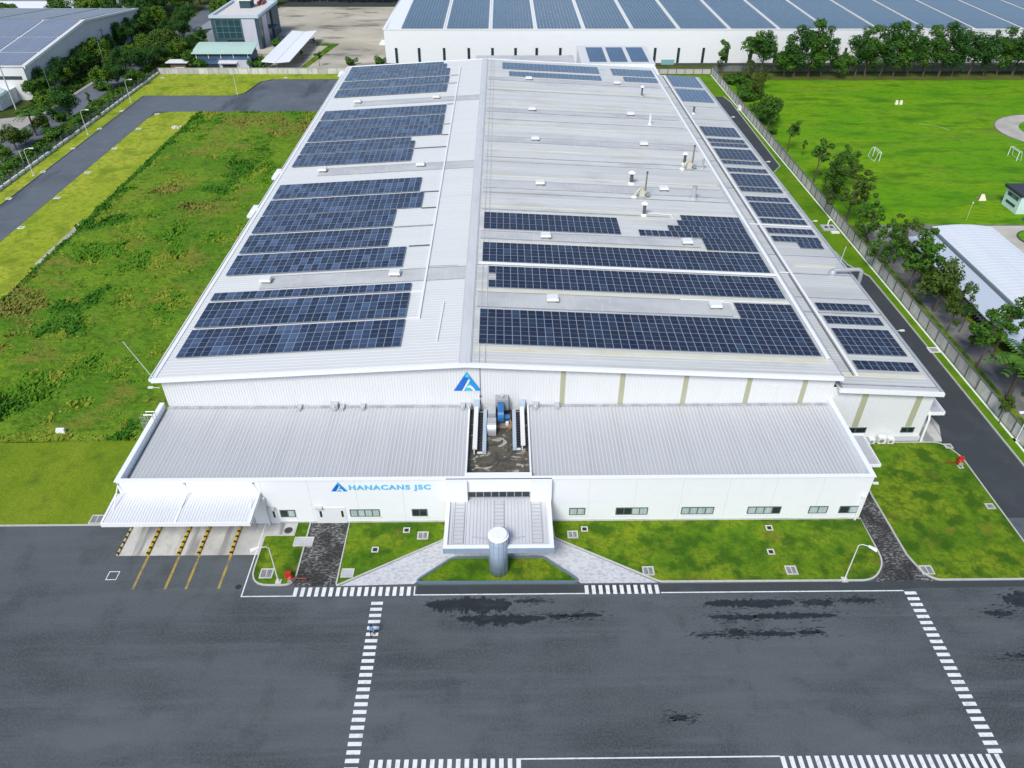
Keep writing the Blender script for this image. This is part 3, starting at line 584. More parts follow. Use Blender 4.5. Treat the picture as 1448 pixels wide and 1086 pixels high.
# doors
def door(x0, x1, slits):
    d = MB(); d.box(x0, AY0-.05, .05, x1, AY0+.02, 2.45); d.box(x0-.07, AY0-.03, .05, x0-.003, AY0+.02, 2.5); d.box(x1+.003, AY0-.03, .05, x1+.07, AY0+.02, 2.5)
    o = d.build('door', mat('door_white', (.74,.75,.77), .45), fac)
    g = MB()
    for sx in slits: g.box(sx-.12, AY0-.07, 1.0, sx+.12, AY0-.045, 1.95)
    g.build('door_glass', GLASSD, o)
    h = MB(); h.box(x0, AY0-.45, 2.56, x0+.8, AY0-.02, 2.62); h.build('door_hood', GALV, o)
door(-25.75, -24.85, (-25.2,)); door(-20.6, -17.4, (-20.1, -17.75))
# loading doors under the canopy
for x in (-39.9, -36.6, -31.6, -28.6):
    d = MB(); d.box(x-1.15, AY0-.06, .02, x+1.15, AY0+.02, 3.4)
    for i in range(10): d.box(x-1.12, AY0-.09, .3+i*.31, x+1.12, AY0-.063, .34+i*.31)
    d.build('shutter_door', mat('shutter_grey', (.5,.52,.55), .5), fac)
# downpipes
def downpipe(x, y, z0, z1): 
    b = MB(); b.path([(x,y,z1),(x,y-.02,z0)], .1, 8); b.box(x-.16, y-.16, z1-.02, x+.16, y+.16, z1+.25); b.build('downpipe', TRIM, fac)
downpipe(-25.9, AY0-.18, 0, 3.9); downpipe(38.9, AY0-.16, 0, 3.6)
b = MB(); b.path([(52.5, 71.2, 4.0), (52.1, YG-.35, 3.6), (52.15, YG-.4, .1)], .13, 8); b.build('downpipe', TRIM, fac)
# loading canopy with tie rods
lcx0, lcx1, lcy0, lcy1 = -41.25, -26.2, 53.2, 57.15
can = MB()
za, zb_ = 4.55, 4.78
can.hexa([(lcx0,lcy0,za-.1),(lcx1,lcy0,za-.1),(lcx1,lcy1,zb_-.1),(lcx0,lcy1,zb_-.1),(lcx0,lcy0,za),(lcx1,lcy0,za),(lcx1,lcy1,zb_),(lcx0,lcy1,zb_)])
x = lcx0+.25
while x < lcx1-.3:
    can.hexa([(x,lcy0,za),(x+.12,lcy0,za),(x+.12,lcy1,zb_),(x,lcy1,zb_),(x+.03,lcy0,za+.045),(x+.09,lcy0,za+.045),(x+.09,lcy1,zb_+.045),(x+.03,lcy1,zb_+.045)]); x += .31
cano = can.build('loading_canopy', CANR, fac)
b = MB(); b.box(lcx0-.1, lcy0-.16, za-.42, lcx1+.1, lcy0-.003, za+.07)
for x in (lcx0-.12, lcx1-.05, -33.9):
    b.hexa([(x,lcy0,za-.35),(x+.2,lcy0,za-.35),(x+.2,lcy1-.02,zb_-.35),(x,lcy1-.02,zb_-.35),(x,lcy0,za+.11),(x+.2,lcy0,za+.11),(x+.2,lcy1-.02,zb_+.11),(x,lcy1-.02,zb_+.11)])
b.build('edge_beam', TRIM, cano)
for x in (-40.75, -33.75, -26.55):
    b = MB(); b.tube((x, AY0-.02, 6.15), (x, 54.9, za+.12), .055, 8); b.box(x-.1, AY0-.06, 6.05, x+.1, AY0-.005, 6.25, 1); b.build('tie_rod', [TRIM, DGREY], cano)
# entrance block and canopy
b = MB(); b.box(-6.2, 56.55, 3.5, -3.95, AY0-.003, AZ+.12); b.box(2.75, 56.55, 3.5, 5.0, AY0-.003, AZ+.12); b.box(-3.947, 56.95, 4.92, 2.747, AY0-.003, AZ+.12)
b.build('entrance_block', WALL, fac)
f = MB(); x0, x1 = -3.94, 2.74
f.box(x0, 57.0, 3.95, x1, 57.16, 4.05); f.box(x0, 57.0, 4.83, x1, 57.16, 4.915)
for i in range(9): xx = x0+(x1-x0-.08)*i/8; f.box(xx, 56.98, 4.052, xx+.08, 57.14, 4.828)
fr = f.build('window', mat('mullion_grey', (.34,.36,.40), .4), fac); tag(fr, 'long clerestory strip window over the entrance canopy')
p = MB(); p.box(x0, 57.05, 4.052, x1, 57.12, 4.828); p.build('pane', GLASSD, fr)
ecx0, ecx1, ecy0, ecy1 = -6.2, 4.93, 50.02, 56.54
b = MB(); b.box(ecx0+.4, ecy0+.42, 3.5, ecx1-.4, 57.1, 3.72)
x = ecx0+.6
while x < ecx1-.5: b.box(x, ecy0+.44, 3.722, x+.16, 57.0, 3.79); x += .36
ec = b.build('entrance_canopy', mat('canopy_sheet_grey', (.60,.61,.64), .4, [((.9,.05,1), 4, .45, .75, (.52,.53,.56), .6)]), fac)
b = MB(); b.box(ecx0, ecy0, 3.3, ecx1, ecy0+.42, 4.0); b.box(ecx0, ecy0+.423, 3.3, ecx0+.4, ecy1, 4.0); b.box(ecx1-.4, ecy0+.423, 3.3, ecx1, ecy1, 4.0); b.build('canopy_rim', TRIM, ec)
b = MB(); b.box(ecx0-.01, ecy0-.06, 3.22, ecx1+.01, ecy0-.003, 3.93); b.build('canopy_fascia', TILE, ec)
b = MB()
for i in range(1, 9): xx = ecx0+(ecx1-ecx0)*i/9; b.box(xx-.012, ecy0-.068, 3.23, xx+.012, ecy0-.058, 3.93)
b.build('fascia_joint', JOINT, ec)
b = MB(); b.box(ecx0+.45, ecy0+.5, 3.22, ecx1-.45, 57.1, 3.3); b.build('soffit', WALL, ec)
for cx in (-4.75, -.62, 3.3):
    b = MB(); b.box(cx-.55, ecy0+.75, 3.725, cx+.55, 56.6, 3.80, 0)
    for xx in (cx-.55, cx+.49): b.box(xx, ecy0+.75, 3.803, xx+.06, 56.6, 3.86, 1)
    for i in range(11): yy = ecy0+.75+i*.53; b.box(cx-.485, yy, 3.803, cx+.485, yy+.06, 3.85, 1)
    b.build('canopy_skylight', [mat('canopy_rooflight', (.55,.56,.58), .35), mat('rooflight_bar', (.40,.41,.44), .5)], ec)
for x in (ecx0+.5, ecx1-.5):
    b = MB(); b.box(x-.2, 54.2, 0.03, x+.2, 54.6, 3.215); b.build('canopy_post', TRIM, ec)
# glazed entrance doors below the canopy
d = MB(); d.box(-3.5, AY0-.06, .04, 2.3, AY0+.02, 3.1); dd = d.build('door', GLASSD, fac)
f = MB()
for i in range(5): xx = -3.5+i*1.4; f.box(xx, AY0-.12, .04, xx+.12, AY0-.063, 3.1)
f.build('door_frame', WFRAME, dd)
# side canopies
b = MB(); b.box(39.42, 61.8, 3.75, 42.5, 66.9, 3.9, 1); b.box(39.42, 61.68, 3.65, 42.62, 61.797, 4.05); b.box(42.503, 61.8, 3.65, 42.62, 66.9, 4.05); b.box(39.42, 66.903, 3.65, 42.62, 67.0, 4.05); b.build('side_canopy', [TRIM, GPLATE], fac)
b = MB(); b.box(52.0, 71.0, 3.7, 54.2, 76.5, 3.85, 1); b.box(52.0, 70.9, 3.62, 54.3, 70.997, 4.1); b.box(54.203, 71.0, 3.62, 54.32, 76.5, 4.1); b.build('side_canopy', [TRIM, GPLATE], fac)
# wall lights under the eaves
for x, y, z, s in ((52.4, 84.0, 7.5, 1), (52.4, 118.5, 7.5, 1), (52.4, 146.5, 7.5, 1), (52.4, 175, 7.5, 1), (-40.9, 71.3, 8.2, -1), (39.4, 58.3, 4.4, 1)):
    b = MB(); b.tube((x, y, z), (x+s*.8, y-.1, z+.15), .04, 6); b.box(min(x+s*.7, x+s*1.3), y-.22, z+.08, max(x+s*.7, x+s*1.3), y+.06, z+.22); b.build('wall_light', STEELP, fac)
# access ladder over the left parapet, rain heads on the left eave
b = MB()
for xx, yy in ((-41.5, 67.2), (-41.5, 67.8)): b.path([(xx, yy, 0), (xx, yy, 7.4), (xx+1.0, yy, 7.4), (xx+1.0, yy, 5.9)], .04, 6)
for i in range(20): b.tube((-41.5, 67.2, .4+i*.36), (-41.5, 67.8, .4+i*.36), .022, 5)
for i in range(6): b.path([(-41.5, 67.2, 3+i*.8), (-42.1, 67.2, 3+i*.8), (-42.1, 67.8, 3+i*.8), (-41.5, 67.8, 3+i*.8)], .022, 5)
for yy in (67.2, 67.5, 67.8): b.tube((-42.1, yy, 3), (-42.1, yy, 7.0), .02, 5)
b.build('access_ladder', GALV, fac)
for yy in (134, 203, 117.5):
    b = MB(); b.box(-42.1, yy-2.2, ZL-.55, -41.2, yy+2.2, ZL-.15); b.box(-41.9, yy-.5, ZL-.149, -40.8, yy+.5, ZL+.05); b.build('rain_head', TRIM, fac)
b = MB(); b.tube((-40.5, 70.1, 10.3), (-42.7, 70.4, 15.4), .035, 6); o = b.build('aerial_mast', STEELP, fac)

# rear annexes beyond the hall
ra = thing('rear_annex_building', 'flat grey roofed annex behind the ridge of the factory hall', 'building', (7, 220, 0))
b = MB(); b.box(-7.4, 208.7, 0, 20.4, 231.5, 7.6); b.build('wall', WALL, ra)
b = MB(); b.box(-7.6, 208.6, 7.603, 20.6, 231.7, 7.8); b.build('roof', BAND, ra)
rb = thing('rear_annex_building', 'white rear annex with three solar panels on its sloping roof', 'building', (32, 220, 0))
b = MB(); b.hexa([(22.4,212,0),(42.8,212,0),(42.8,239.5,0),(22.4,239.5,0),(22.4,212,7.2),(42.8,212,7.2),(42.8,239.5,8.3),(22.4,239.5,8.3)]); b.build('wall', WALL, rb)
b = MB(); b.hexa([(22.2,221.5,7.58),(43.0,221.5,7.58),(43.0,239.8,8.31),(22.2,239.8,8.31),(22.2,221.5,7.9),(43.0,221.5,7.9),(43.0,239.8,8.6),(22.2,239.8,8.6)]); b.build('roof', ROOFL, rb)

# the emblem and the company sign
def emblem(cx, z0, wd, ht, y, name, par=None, label=None):
    def P(u, v): return (cx+(u-.5)*wd, z0+v*ht)
    parts = [([(0,0),(.5,1),(.60,.80),(.30,0)], LOGO1), ([(.5,1),(1,0),(.78,0),(.53,.52),(.60,.80)], LOGO2), ([(.36,.0),(.56,.46),(.60,.38),(.60,.12),(.74,0)], LOGO3), ([(.42,.92*.8),(.5,1),(.60,.80),(.56,.70)], LOGO3)]
    b = MB(); ms = [LOGO1, LOGO2, LOGO3, TRIM]
    for k, (pl, mm) in enumerate(parts):
        yy = y-.05-.012*k; q = [P(*u) for u in pl]; n = len(q)
        b.face([(a, yy, c) for a, c in q], ms.index(mm))
        for i in range(n): a, c = q[i], q[(i+1)%n]; b.face([(a[0],yy,a[1]),(a[0],y,a[1]),(c[0],y,c[1]),(c[0],yy,c[1])], ms.index(mm))
    q = [P(*u) for u in ((.30,0),(.36,0),(.60,.56),(.58,.66),(.56,.60))]
    b.face([(a, y-.10, c) for a, c in q], 3)
    q = [P(*u) for u in ((.46,.22),(.60,.30),(.70,.22),(.80,.0),(.72,.0),(.62,.17))]
    b.face([(a, y-.105, c) for a, c in q], 3)
    return b.build(name, ms, par)
em = emblem(-4.33, 8.2, 3.25, 2.75, YG-.035, 'wall_emblem')
tag(em, 'big blue triangular emblem high on the ribbed gable wall', 'emblem')
sg = thing('company_sign', 'blue company lettering with triangle emblem on the white annex front', 'sign', (-13, 57.1, 5))
emblem(-17.62, 4.92, 1.72, 1.34, AY0, 'emblem', sg)
def text_mesh(s, x0, x1, z0, z1, y, m, name, parent):
    cu = bpy.data.curves.new('txt', 'FONT'); cu.body = s; cu.extrude = .04; cu.offset = .026; cu.size = 1; cu.space_character = 1.2
    o = bpy.data.objects.new('txt', cu); COL.objects.link(o); dg = bpy.context.evaluated_depsgraph_get(); dg.update()
    me = bpy.data.meshes.new_from_object(o.evaluated_get(dg)); bpy.data.objects.remove(o); bpy.data.curves.remove(cu)
    vs = [v.co.copy() for v in me.vertices]; ax, bx = min(v.x for v in vs), max(v.x for v in vs); ay, by = min(v.y for v in vs), max(v.y for v in vs)
    org = ORG[parent.name] if parent else Vector((0,0,0))
    for v, c in zip(me.vertices, vs): v.co = (x0+(c.x-ax)/(bx-ax)*(x1-x0)-org.x, y-c.z-org.y, z0+(c.y-ay)/(by-ay)*(z1-z0)-org.z)
    me.materials.clear(); me.materials.append(m); me.flip_normals() if False else None
    q = bpy.data.objects.new(name, me); COL.objects.link(q); q.parent = parent; return q
text_mesh('HANACANS JSC', -16.55, -7.9, 4.93, 5.84, AY0-.05, SKYBL, 'lettering', sg)

# the tiled column
cy = 50.42
col = thing('entrance_column', 'round blue grey tiled column standing in the small lawn before the entrance canopy', 'column', (-.66, cy, 0))
b = MB(); b.lathe((-.66, cy, 0), [(.97,0),(.97,5.35)], 32); b.build('shaft', TILE, col, True)
b = MB()
for z in (.9, 1.8, 2.7, 3.6, 4.5): b.lathe((-.66, cy, z), [(.974,0),(.974,.03)], 32)
for k in range(12): t = k*math.pi/6; b.box(-.66+.97*math.cos(t)-.014, cy+.97*math.sin(t)-.014, .02, -.66+.97*math.cos(t)+.014, cy+.97*math.sin(t)+.014, 5.3)
b.build('tile_joint', JOINT, col)
b = MB(); b.lathe((-.66, cy, 5.35), [(1.04,0),(1.04,.12),(.90,.14),(.90,.32),(.84,.36)], 32); b.build('cap', TRIM, col)
for s in (-1, 1):
    b = MB(); b.tube((-.66+s*.9, cy+.1, 4.7), (-.66+s*2.7, ecy0+.3+1.2, 4.0), .02, 5); b.build('stay_cable', GALV, col)

# ================================================================== ROOF EQUIPMENT
def pmesh(px_, py_, far=False, glass=PVR, slope=0.0):
    b = MB(); w_, h_ = px_*.5-.008, py_*.5-.009
    b.box(-w_, -h_, 0, w_, h_, .04, 0)
    f = .032; b.box(-w_+f, -h_+f, .0405, w_-f, h_-f, .047, 1)
    if not far: b.box(-w_+f, -.012, .0475, w_-f, .012, .0482, 0)
    return b
arrays = []
def solar(label, blocks, zf, glass, pw=1.0, ph=2.0, split=True, dz=.14, cat='solar array', group=None):
    """blocks: (x0, x1, y0, rows); skip cells listed as ((col,row),...)"""
    cells = []
    for bl in blocks:
        x0, x1, y0, rows = bl[:4]; skip = bl[4] if len(bl) > 4 else ()
        n = max(1, round((x1-x0)/pw)); p = (x1-x0)/n
        for r in range(rows):
            for c in range(n):
                if (c, r) in skip: continue
                cells.append((x0+(c+.5)*p, y0+(r+.5)*ph, p))
    cells.sort(key=lambda c: c[1])
    cx = sum(c[0] for c in cells)/len(cells); cy_ = cells[0][1]-ph/2
    t = thing('solar_array', label, cat, (cx, cy_, zf(cx)+dz), group)
    sl = math.atan2(zf(cx+1)-zf(cx), 1)
    near = cells[:100] if split else []; rest = cells[100:] if split else cells
    if near:
        p0 = near[0][2]; proto = None
        for c in near:
            if proto is None:
                b = pmesh(p0, ph); me_o = b.build('panel', [ALU, glass]); proto = me_o; o = me_o
            else:
                o = proto.copy(); COL.objects.link(o)
            o.parent = t; o.location = (c[0]-cx, c[1]-cy_, zf(c[0])-zf(cx)); o.rotation_euler = (0, -sl, 0)
    if rest:
        b = MB(); ca, sa = math.cos(sl), math.sin(sl)
        for c in rest:
            q = pmesh(c[2], ph, not split); n = len(b.v)
            b.v += [(x*ca - z*sa + c[0], y + c[1], x*sa + z*ca + zf(c[0])+dz) for x, y, z in q.v]; b.f += [tuple(i+n for i in f) for f in q.f]; b.m += q.m
        o = b.build('panel', [ALU, glass], t)
        if len(rest) > 1: o['kind'] = 'stuff'
    # mounting rails
    b = MB()
    for bl in blocks:
        x0, x1, y0, rows = bl[:4]
        for r in range(rows):
            for fy in (.25, .75):
                y = y0+(r+fy)*ph
                b.hexa([(x0+.1,y-.03,zf(x0+.1)+.036),(x1-.1,y-.03,zf(x1-.1)+.036),(x1-.1,y+.03,zf(x1-.1)+.036),(x0+.1,y+.03,zf(x0+.1)+.036),(x0+.1,y-.03,zf(x0+.1)+dz),(x1-.1,y-.03,zf(x1-.1)+dz),(x1-.1,y+.03,zf(x1-.1)+dz),(x0+.1,y+.03,zf(x0+.1)+dz)])
    b.build('mounting_rail', GALV, t)
    return t
GL = 'solar arrays on the left roof slope'; GR = 'solar arrays on the right roof slope'; GS = 'solar arrays on the side roof'
XA = -39.3
left = [(74.0, 3, -12.33), (80.65, 3, -12.36), (87.35, 1, -12.4), (94.3, 3, -14.25), (101.05, 3, -17.15), (107.85, 3, -17.2), (114.4, 3, -13.3), (121.2, 3, -14.2), (136.0, 3, -17.1), (142.75, 3, -17.2), (149.75, 3, -12.3), (156.45, 3, -12.32), (163.4, 3, -12.36), (179.9, 3, -13.05), (186.9, 3, -13.0), (194.2, 3, -13.2), (200.9, 3, -14.3)]
ll = ['nearest the front gable, three rows, mottled blue', 'second from the front gable, three rows, mottled blue', 'third from the front gable, a single row of panels']
for i, (y, r, x1) in enumerate(left):
    lab = 'solar array on left roof slope, ' + (ll[i] if i < 3 else f'{ORD[i]} strip from the front gable')
    bl = [(XA, x1, y, r)]
    if i == 9: bl = [(XA, x1, y, 2), (XA, x1-1, y+4, 1)]
    if i == 16: bl = [(XA, x1, y, 2), (XA, x1-1, y+4, 1)]
    bl = [(q[0], q[1], q[2]-.13+(.17 if k else 0), q[3]) for k, q in enumerate(bl)]; solar(lab, bl, zl, PVL, ph=2.05, split=i < 13, group=GL, dz=.2)
solar('largest solar array, right slope front, four long rows with a raised corner block', [(-3.0, 38.4, 74.0, 4), (30.65, 38.4, 82.02, 2)], zr, PVR, ph=1.99, group=GR)
solar('long three row solar array on right slope with one panel missing at ridge end', [(-2.05, 38.25, 87.6, 3, ((0, 1),))], zr, PVR, ph=1.98, group=GR)
solar('long unbroken three row solar array on right slope just behind the white pipe', [(-3.0, 38.3, 94.9, 3)], zr, PVR, ph=2.0, group=GR)
solar('stepped solar array at outer edge of right slope, staircase outline', [(30.55, 38.4, 101.35, 2), (21.0, 38.4, 105.45, 1), (25.9, 38.4, 107.53, 1), (27.85, 38.4, 109.6, 1), (28.75, 38.5, 111.67, 1)], zr, PVR, ph=2.06, group=GR)
solar('short three row solar array beside the ridge behind the front arrays', [(-3.0, 18.15, 105.55, 3)], zr, PVR, ph=2.0, group=GR)
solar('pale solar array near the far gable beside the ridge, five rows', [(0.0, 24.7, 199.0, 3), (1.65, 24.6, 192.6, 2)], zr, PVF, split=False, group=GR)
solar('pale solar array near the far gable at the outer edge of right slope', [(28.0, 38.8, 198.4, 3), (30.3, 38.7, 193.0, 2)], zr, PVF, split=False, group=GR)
side = [(74.0, 1), (77.4, 3), (84.6, 1), (88.05, 1), (111.0-1.75, 1), (112.3, 1), (116.1, 1), (118.7, 3), (125.4, 1), (129.7, 1), (132.2, 3), (139.3, 1), (143.4, 1), (146.1, 3), (153.5, 1), (156.2, 1), (160.0, 3), (184.9, 5), (197.4, 5)]
for i, (y, r) in enumerate(side):
    bl = [(43.45, 51.25, y, r)]
    if i == 4: bl = [(43.45, 51.25, y, 1), (47.1, 51.0, y-2, 1)]
    kind_ = {1: 'single row', 3: 'three row', 5: 'five row'}[r]
    lab = f'{kind_} solar array on the low side roof, {ORD[i]} from its front end' if i != 4 else 'L shaped solar array on the low side roof, fifth from its front end'
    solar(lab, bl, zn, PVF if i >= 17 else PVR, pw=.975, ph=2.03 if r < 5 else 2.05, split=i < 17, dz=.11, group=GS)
for k, xx in enumerate((24.7, 30.6, 36.6)):
    zf_ = lambda x: 8.1
    t = thing('solar_array', ['small tilted solar array on rear annex, nearest the ridge', 'small tilted solar array on rear annex, middle of three', 'small tilted solar array on rear annex, farthest from the ridge'][k], 'solar array', (xx, 225, 8.0), 'solar arrays on the rear annex')
    b = MB()
    for i in range(5):
        for j in range(7):
            y0 = 223.4+j*2.05; x0 = xx+i*.98; z0 = 7.97+(y0-221.5)*.0383
            b.hexa([(x0,y0,z0),(x0+.95,y0,z0),(x0+.95,y0+2,z0+.077),(x0,y0+2,z0+.077),(x0,y0,z0+.05),(x0+.95,y0,z0+.05),(x0+.95,y0+2,z0+.127),(x0,y0+2,z0+.127)])
    b.build('panel', [PVF], t)

# box ventilators on a regular grid
def vent_proto():
    t = thing('roof_ventilator', 'x', 'ventilator', (0,0,0), 'white box ventilators on the hall roof')
    b = MB(); b.box(-.48, -.42, -.15, .48, .42, .42); b.build('curb', mat('vent_base_grey', (.40,.41,.43), .5), t)
    b = MB(); z0, z1 = .38, .74
    b.hexa([(-.8,-.68,z0),(.8,-.68,z0),(.8,.68,z0),(-.8,.68,z0),(-.7,-.58,z1),(.7,-.58,z1),(.7,.58,z1),(-.7,.58,z1)]); b.build('hood', STEELP, t)
    b = MB(); b.box(-.62, -.52, .24, .62, .52, .377); b.build('mesh_screen', DGREY, t)
    return t
vp = vent_proto(); first = True
for side_, xs_, ys_ in (('right', (6.4, 27.9), (84.7, 103.4, 124.0, 146.7, 165.7, 190.0)), ('left', (-32.9, -15.0), (91.9, 133.0, 174.8))):
    for ix, x in enumerate(xs_):
        for iy, y in enumerate(ys_):
            near = (ix == 0) if side_ == 'right' else (ix == 1)
            lab = f"white box ventilator on {side_} roof slope, {'ridge' if near else 'outer'} row, {ORD[iy]} from front"
            o = vp if first else copy_tree(vp, (0,0,0)); first = False
            o.location = (x, y, zroof(x)+.05); o['label'] = lab
# capped chimneys
def chimney(x, y, zf, label, h=1.9, r=.22, body=DGREY, cap=True, base=TRIM):
    t = thing('roof_chimney', label, 'chimney', (x, y, zf(x)), 'small flues on the roof')
    b = MB(); b.lathe((x, y, zf(x)-.05), [(r*2.0,0),(r*1.9,.18),(r*1.1,.42)], 12); b.build('base_collar', base, t, False)
    b = MB(); b.lathe((x, y, zf(x)+.3), [(r,0),(r,h-.5),(r*1.25,h-.48),(r*1.25,h-.3)], 14); b.build('flue', body, t)
    if cap:
        b = MB(); b.lathe((x, y, zf(x)+h), [(r*2.3,0),(r*2.2,.1),(.03,.45)], 14); b.build('cap', TRIM, t)
chimney(22.6, 126.5, zr, 'dark roof chimney with white conical cap, left of the front exhaust fan', 2.0, .3)
chimney(34.2, 137.4, zr, 'dark roof chimney with white conical cap, beside the rear exhaust fan', 2.0, .26)
chimney(22.8, 113.2, zr, 'dark roof chimney just behind the short solar array near the front', 2.0, .26)
chimney(32.64, 180.6, zr, 'thin dark chimney with white cap near the far solar arrays', 2.2, .2, base=GPLATE)
chimney(44.1, 175.3, zn, 'dark mushroom topped flue on the low side roof', 1.6, .22, body=DGREY, cap=False, base=STEELP)
chimney(31.34, 160.35, zr, 'plain white vent stack on the right slope, far middle', 2.2, .24, body=STEELP, cap=False, base=STEELP)
chimney(37.2, 135.4, zr, 'plain grey vent stack right of the rear exhaust fan', 1.9, .2, body=GALV, cap=False, base=GPLATE)
chimney(32.54, 120.9, zr, 'wide silver ribbed vent stack right of the front exhaust fan', 2.3, .36, body=GALV, cap=False, base=GPLATE)
def exfan(x, y, label):
    z = zr(x); cream = mat('cream_machine_paint', (.58,.55,.46), .5, [((2,2,2), 3, .45, .7, (.40,.35,.25), .7)])
    t = thing('exhaust_fan', label, 'exhaust fan', (x, y, z), 'exhaust fans with ducts and stacks')
    b = MB(); b.lathe((x-1.25, y-.3, z-.05), [(.55,0),(.5,.35),(.3,.5)], 14); b.build('duct_collar', STEELP, t)
    b = MB(); b.path([(x-1.25,y-.3,z+.3),(x-.9,y-.25,z+1.0),(x-.3,y-.1,z+1.6),(x+.1,y,z+1.65)], .2, 10); b.build('duct', cream, t)
    b = MB(); n = len(b.v); b.tube((x+.1, y-.35, z+1.0), (x+.1, y+.35, z+1.0), .5, 16); b.box(x-.35, y-.36, z+.302, x+.5, y+.36, z+.95); b.build('fan_housing', cream, t)
    b = MB(); b.box(x-.6, y-.5, z+.0, x+.8, y+.5, z+.3); b.build('stand', GALV, t)
    b = MB(); b.tube((x+.6, y, z+1.2), (x+.6, y, z+4.2), .16, 10, .13); b.tube((x+.6, y, z+4.2), (x+.6, y, z+4.5), .18, 10, mi=1); b.build('stack', [mat('stack_brown', (.22,.19,.15), .6), DGREY], t)
    b = MB(); b.box(x+.85, y-.25, z+.302, x+1.4, y+.25, z+.8); b.build('motor', mat('motor_grey', (.28,.29,.27), .5), t)
exfan(34.5, 135.0, 'cream exhaust fan with bent duct and tall brown stack, rear one on roof')
exfan(23.5, 120.7, 'cream exhaust fan with bent duct and tall brown stack, front one on roof')

# cable trays and pipes on the roofs
def tray(name, pts, wd, ht, m, label, cat='cable tray', grp=None):
    b = MB()
    for (a, c) in zip(pts, pts[1:]):
        d = Vector((c[0]-a[0], c[1]-a[1])).normalized(); nn = Vector((-d.y, d.x))*wd/2
        b.hexa([(a[0]-nn.x,a[1]-nn.y,a[2]),(a[0]+nn.x,a[1]+nn.y,a[2]),(c[0]+nn.x,c[1]+nn.y,c[2]),(c[0]-nn.x,c[1]-nn.y,c[2]),(a[0]-nn.x,a[1]-nn.y,a[2]+ht),(a[0]+nn.x,a[1]+nn.y,a[2]+ht),(c[0]+nn.x,c[1]+nn.y,c[2]+ht),(c[0]-nn.x,c[1]-nn.y,c[2]+ht)])
    return tag(b.build(name, m), label, cat, grp)
def up(x, y, f=zroof, d=.12): return (x, y, f(x)+d)
lt = thing('cable_tray', 'long white cable tray along left roof slope with side branches to the arrays', 'cable tray', up(-10.65, 80.3))
b = MB(); b.box(-10.78, 80.2, zl(-10.65)+.1, -10.52, 201.0, zl(-10.65)+.26); b.build('tray', TRIM, lt)
for y, x0 in ((80.35, -12.2), (87.1, -12.3), (100.6, -13.9), (114.15, -13.2), (120.8, -13.9), (107.5, -17.0), (149.5, -12.2), (142.5, -17.1), (169.9, -12.3), (186.6, -12.9), (193.6, -12.9), (156.2, -12.3)):
    b = MB(); b.hexa([(x0,y-.08,zl(x0)+.08),(-10.78,y-.08,zl(-10.8)+.08),(-10.78,y+.08,zl(-10.8)+.08),(x0,y+.08,zl(x0)+.08),(x0,y-.08,zl(x0)+.18),(-10.78,y-.08,zl(-10.8)+.18),(-10.78,y+.08,zl(-10.8)+.18),(x0,y+.08,zl(x0)+.18)])
    b.build('branch', [TRIM, DGREY][0 if y in (80.35, 87.1) else 1] if y in (100.6, 114.15, 120.8, 149.5, 142.5, 80.35, 87.1) else FLASH_SHADE, lt)
tray('cable_tray', [up(39.05, 73.6), up(39.05, 206.5)], .42, .16, TRIM, 'wide white cable tray along the right eave of the high roof')
tray('cable_tray', [up(42.75, 72.6, zn), up(42.75, 207.0, zn)], .34, .18, TRIM, 'long white cable tray on the low side roof beside its arrays')
tray('cable_conduit', [up(42.42, 72.8, zn, .04), up(42.42, 207.0, zn, .04)], .14, .06, DGREY, 'thin dark conduit running beside the side roof cable tray', 'conduit')
tray('cable_conduit', [up(38.55, 74.0, zr, .04), up(38.55, 128, zr, .04)], .08, .08, GALV, 'thin grey conduit beside the right eave cable tray', 'conduit')
b = MB(); b.hexa([(-3.4,94.05,zr(-3.4)+.15),(38.8,94.05,zr(38.8)+.15),(38.8,94.4,zr(38.8)+.15),(-3.4,94.4,zr(-3.4)+.15),(-3.4,94.05,zr(-3.4)+.36),(38.8,94.05,zr(38.8)+.36),(38.8,94.4,zr(38.8)+.36),(-3.4,94.4,zr(-3.4)+.36)]); tag(b.build('roof_pipe', TRIM), 'straight white pipe between two long arrays on the right slope', 'pipe')
for pts, lab in (([up(30.3, 84.4), up(30.3, 85.95), up(28.7, 86.15)], 'bent white conduit beside the front box ventilator on right slope'), ([up(27.3, 111.9), up(27.3, 113.6), up(22.9, 114.0)], 'bent white conduit near the dark chimney behind the stepped array'), ([up(23.6, 86.4), up(38.4, 86.4)], 'straight white conduit behind the raised block of the largest array'), ([up(-8.0, 74.8), up(-7.7, 84.0)], 'thin pale conduit near the ridge at the front gable')):
    tray('roof_conduit', pts, .13, .10, TRIM, lab, 'conduit')
cross_y = (73, 83, 91.5, 98.6, 112.9, 122, 130, 138, 147, 156, 166, 177, 187)
tray('roof_conduit', [up(39.3, 98.6, zn, .1), up(42.5, 98.6, zn, .1)], .2, .12, TRIM, 'short white crosswise conduit linking the two side trays', 'conduit')
tray('roof_conduit', [up(39.8, 115.4, zn, .1), up(43.2, 115.4, zn, .1), up(51.5, 115.4, zn, .1)], .25, .14, TRIM, 'white conduit crossing the side roof between two arrays', 'conduit')
# duct on the low roof reaching over the eave
dp = thing('roof_duct', 'silver duct on low side roof with thin mast, bending over the eave', 'duct', (49.3, 98.9, zn(49.3)))
z_ = zn(49.3)
b = MB(); b.lathe((49.2, 98.9, z_-.05), [(.6,0),(.55,.5),(.35,.9)], 12); b.build('duct_collar', GALV, dp)
b = MB(); b.path([(49.2,98.9,z_+.75),(50.2,98.9,z_+.85),(53.1,98.9,z_+.85),(53.5,98.8,z_+.5),(53.5,98.7,z_-1.4)], .3, 10); b.build('duct', GALV, dp)
b = MB(); b.tube((50.0,99.3,z_), (50.9,100.5,z_+3.9), .06, 6); b.build('mast', GALV, dp)

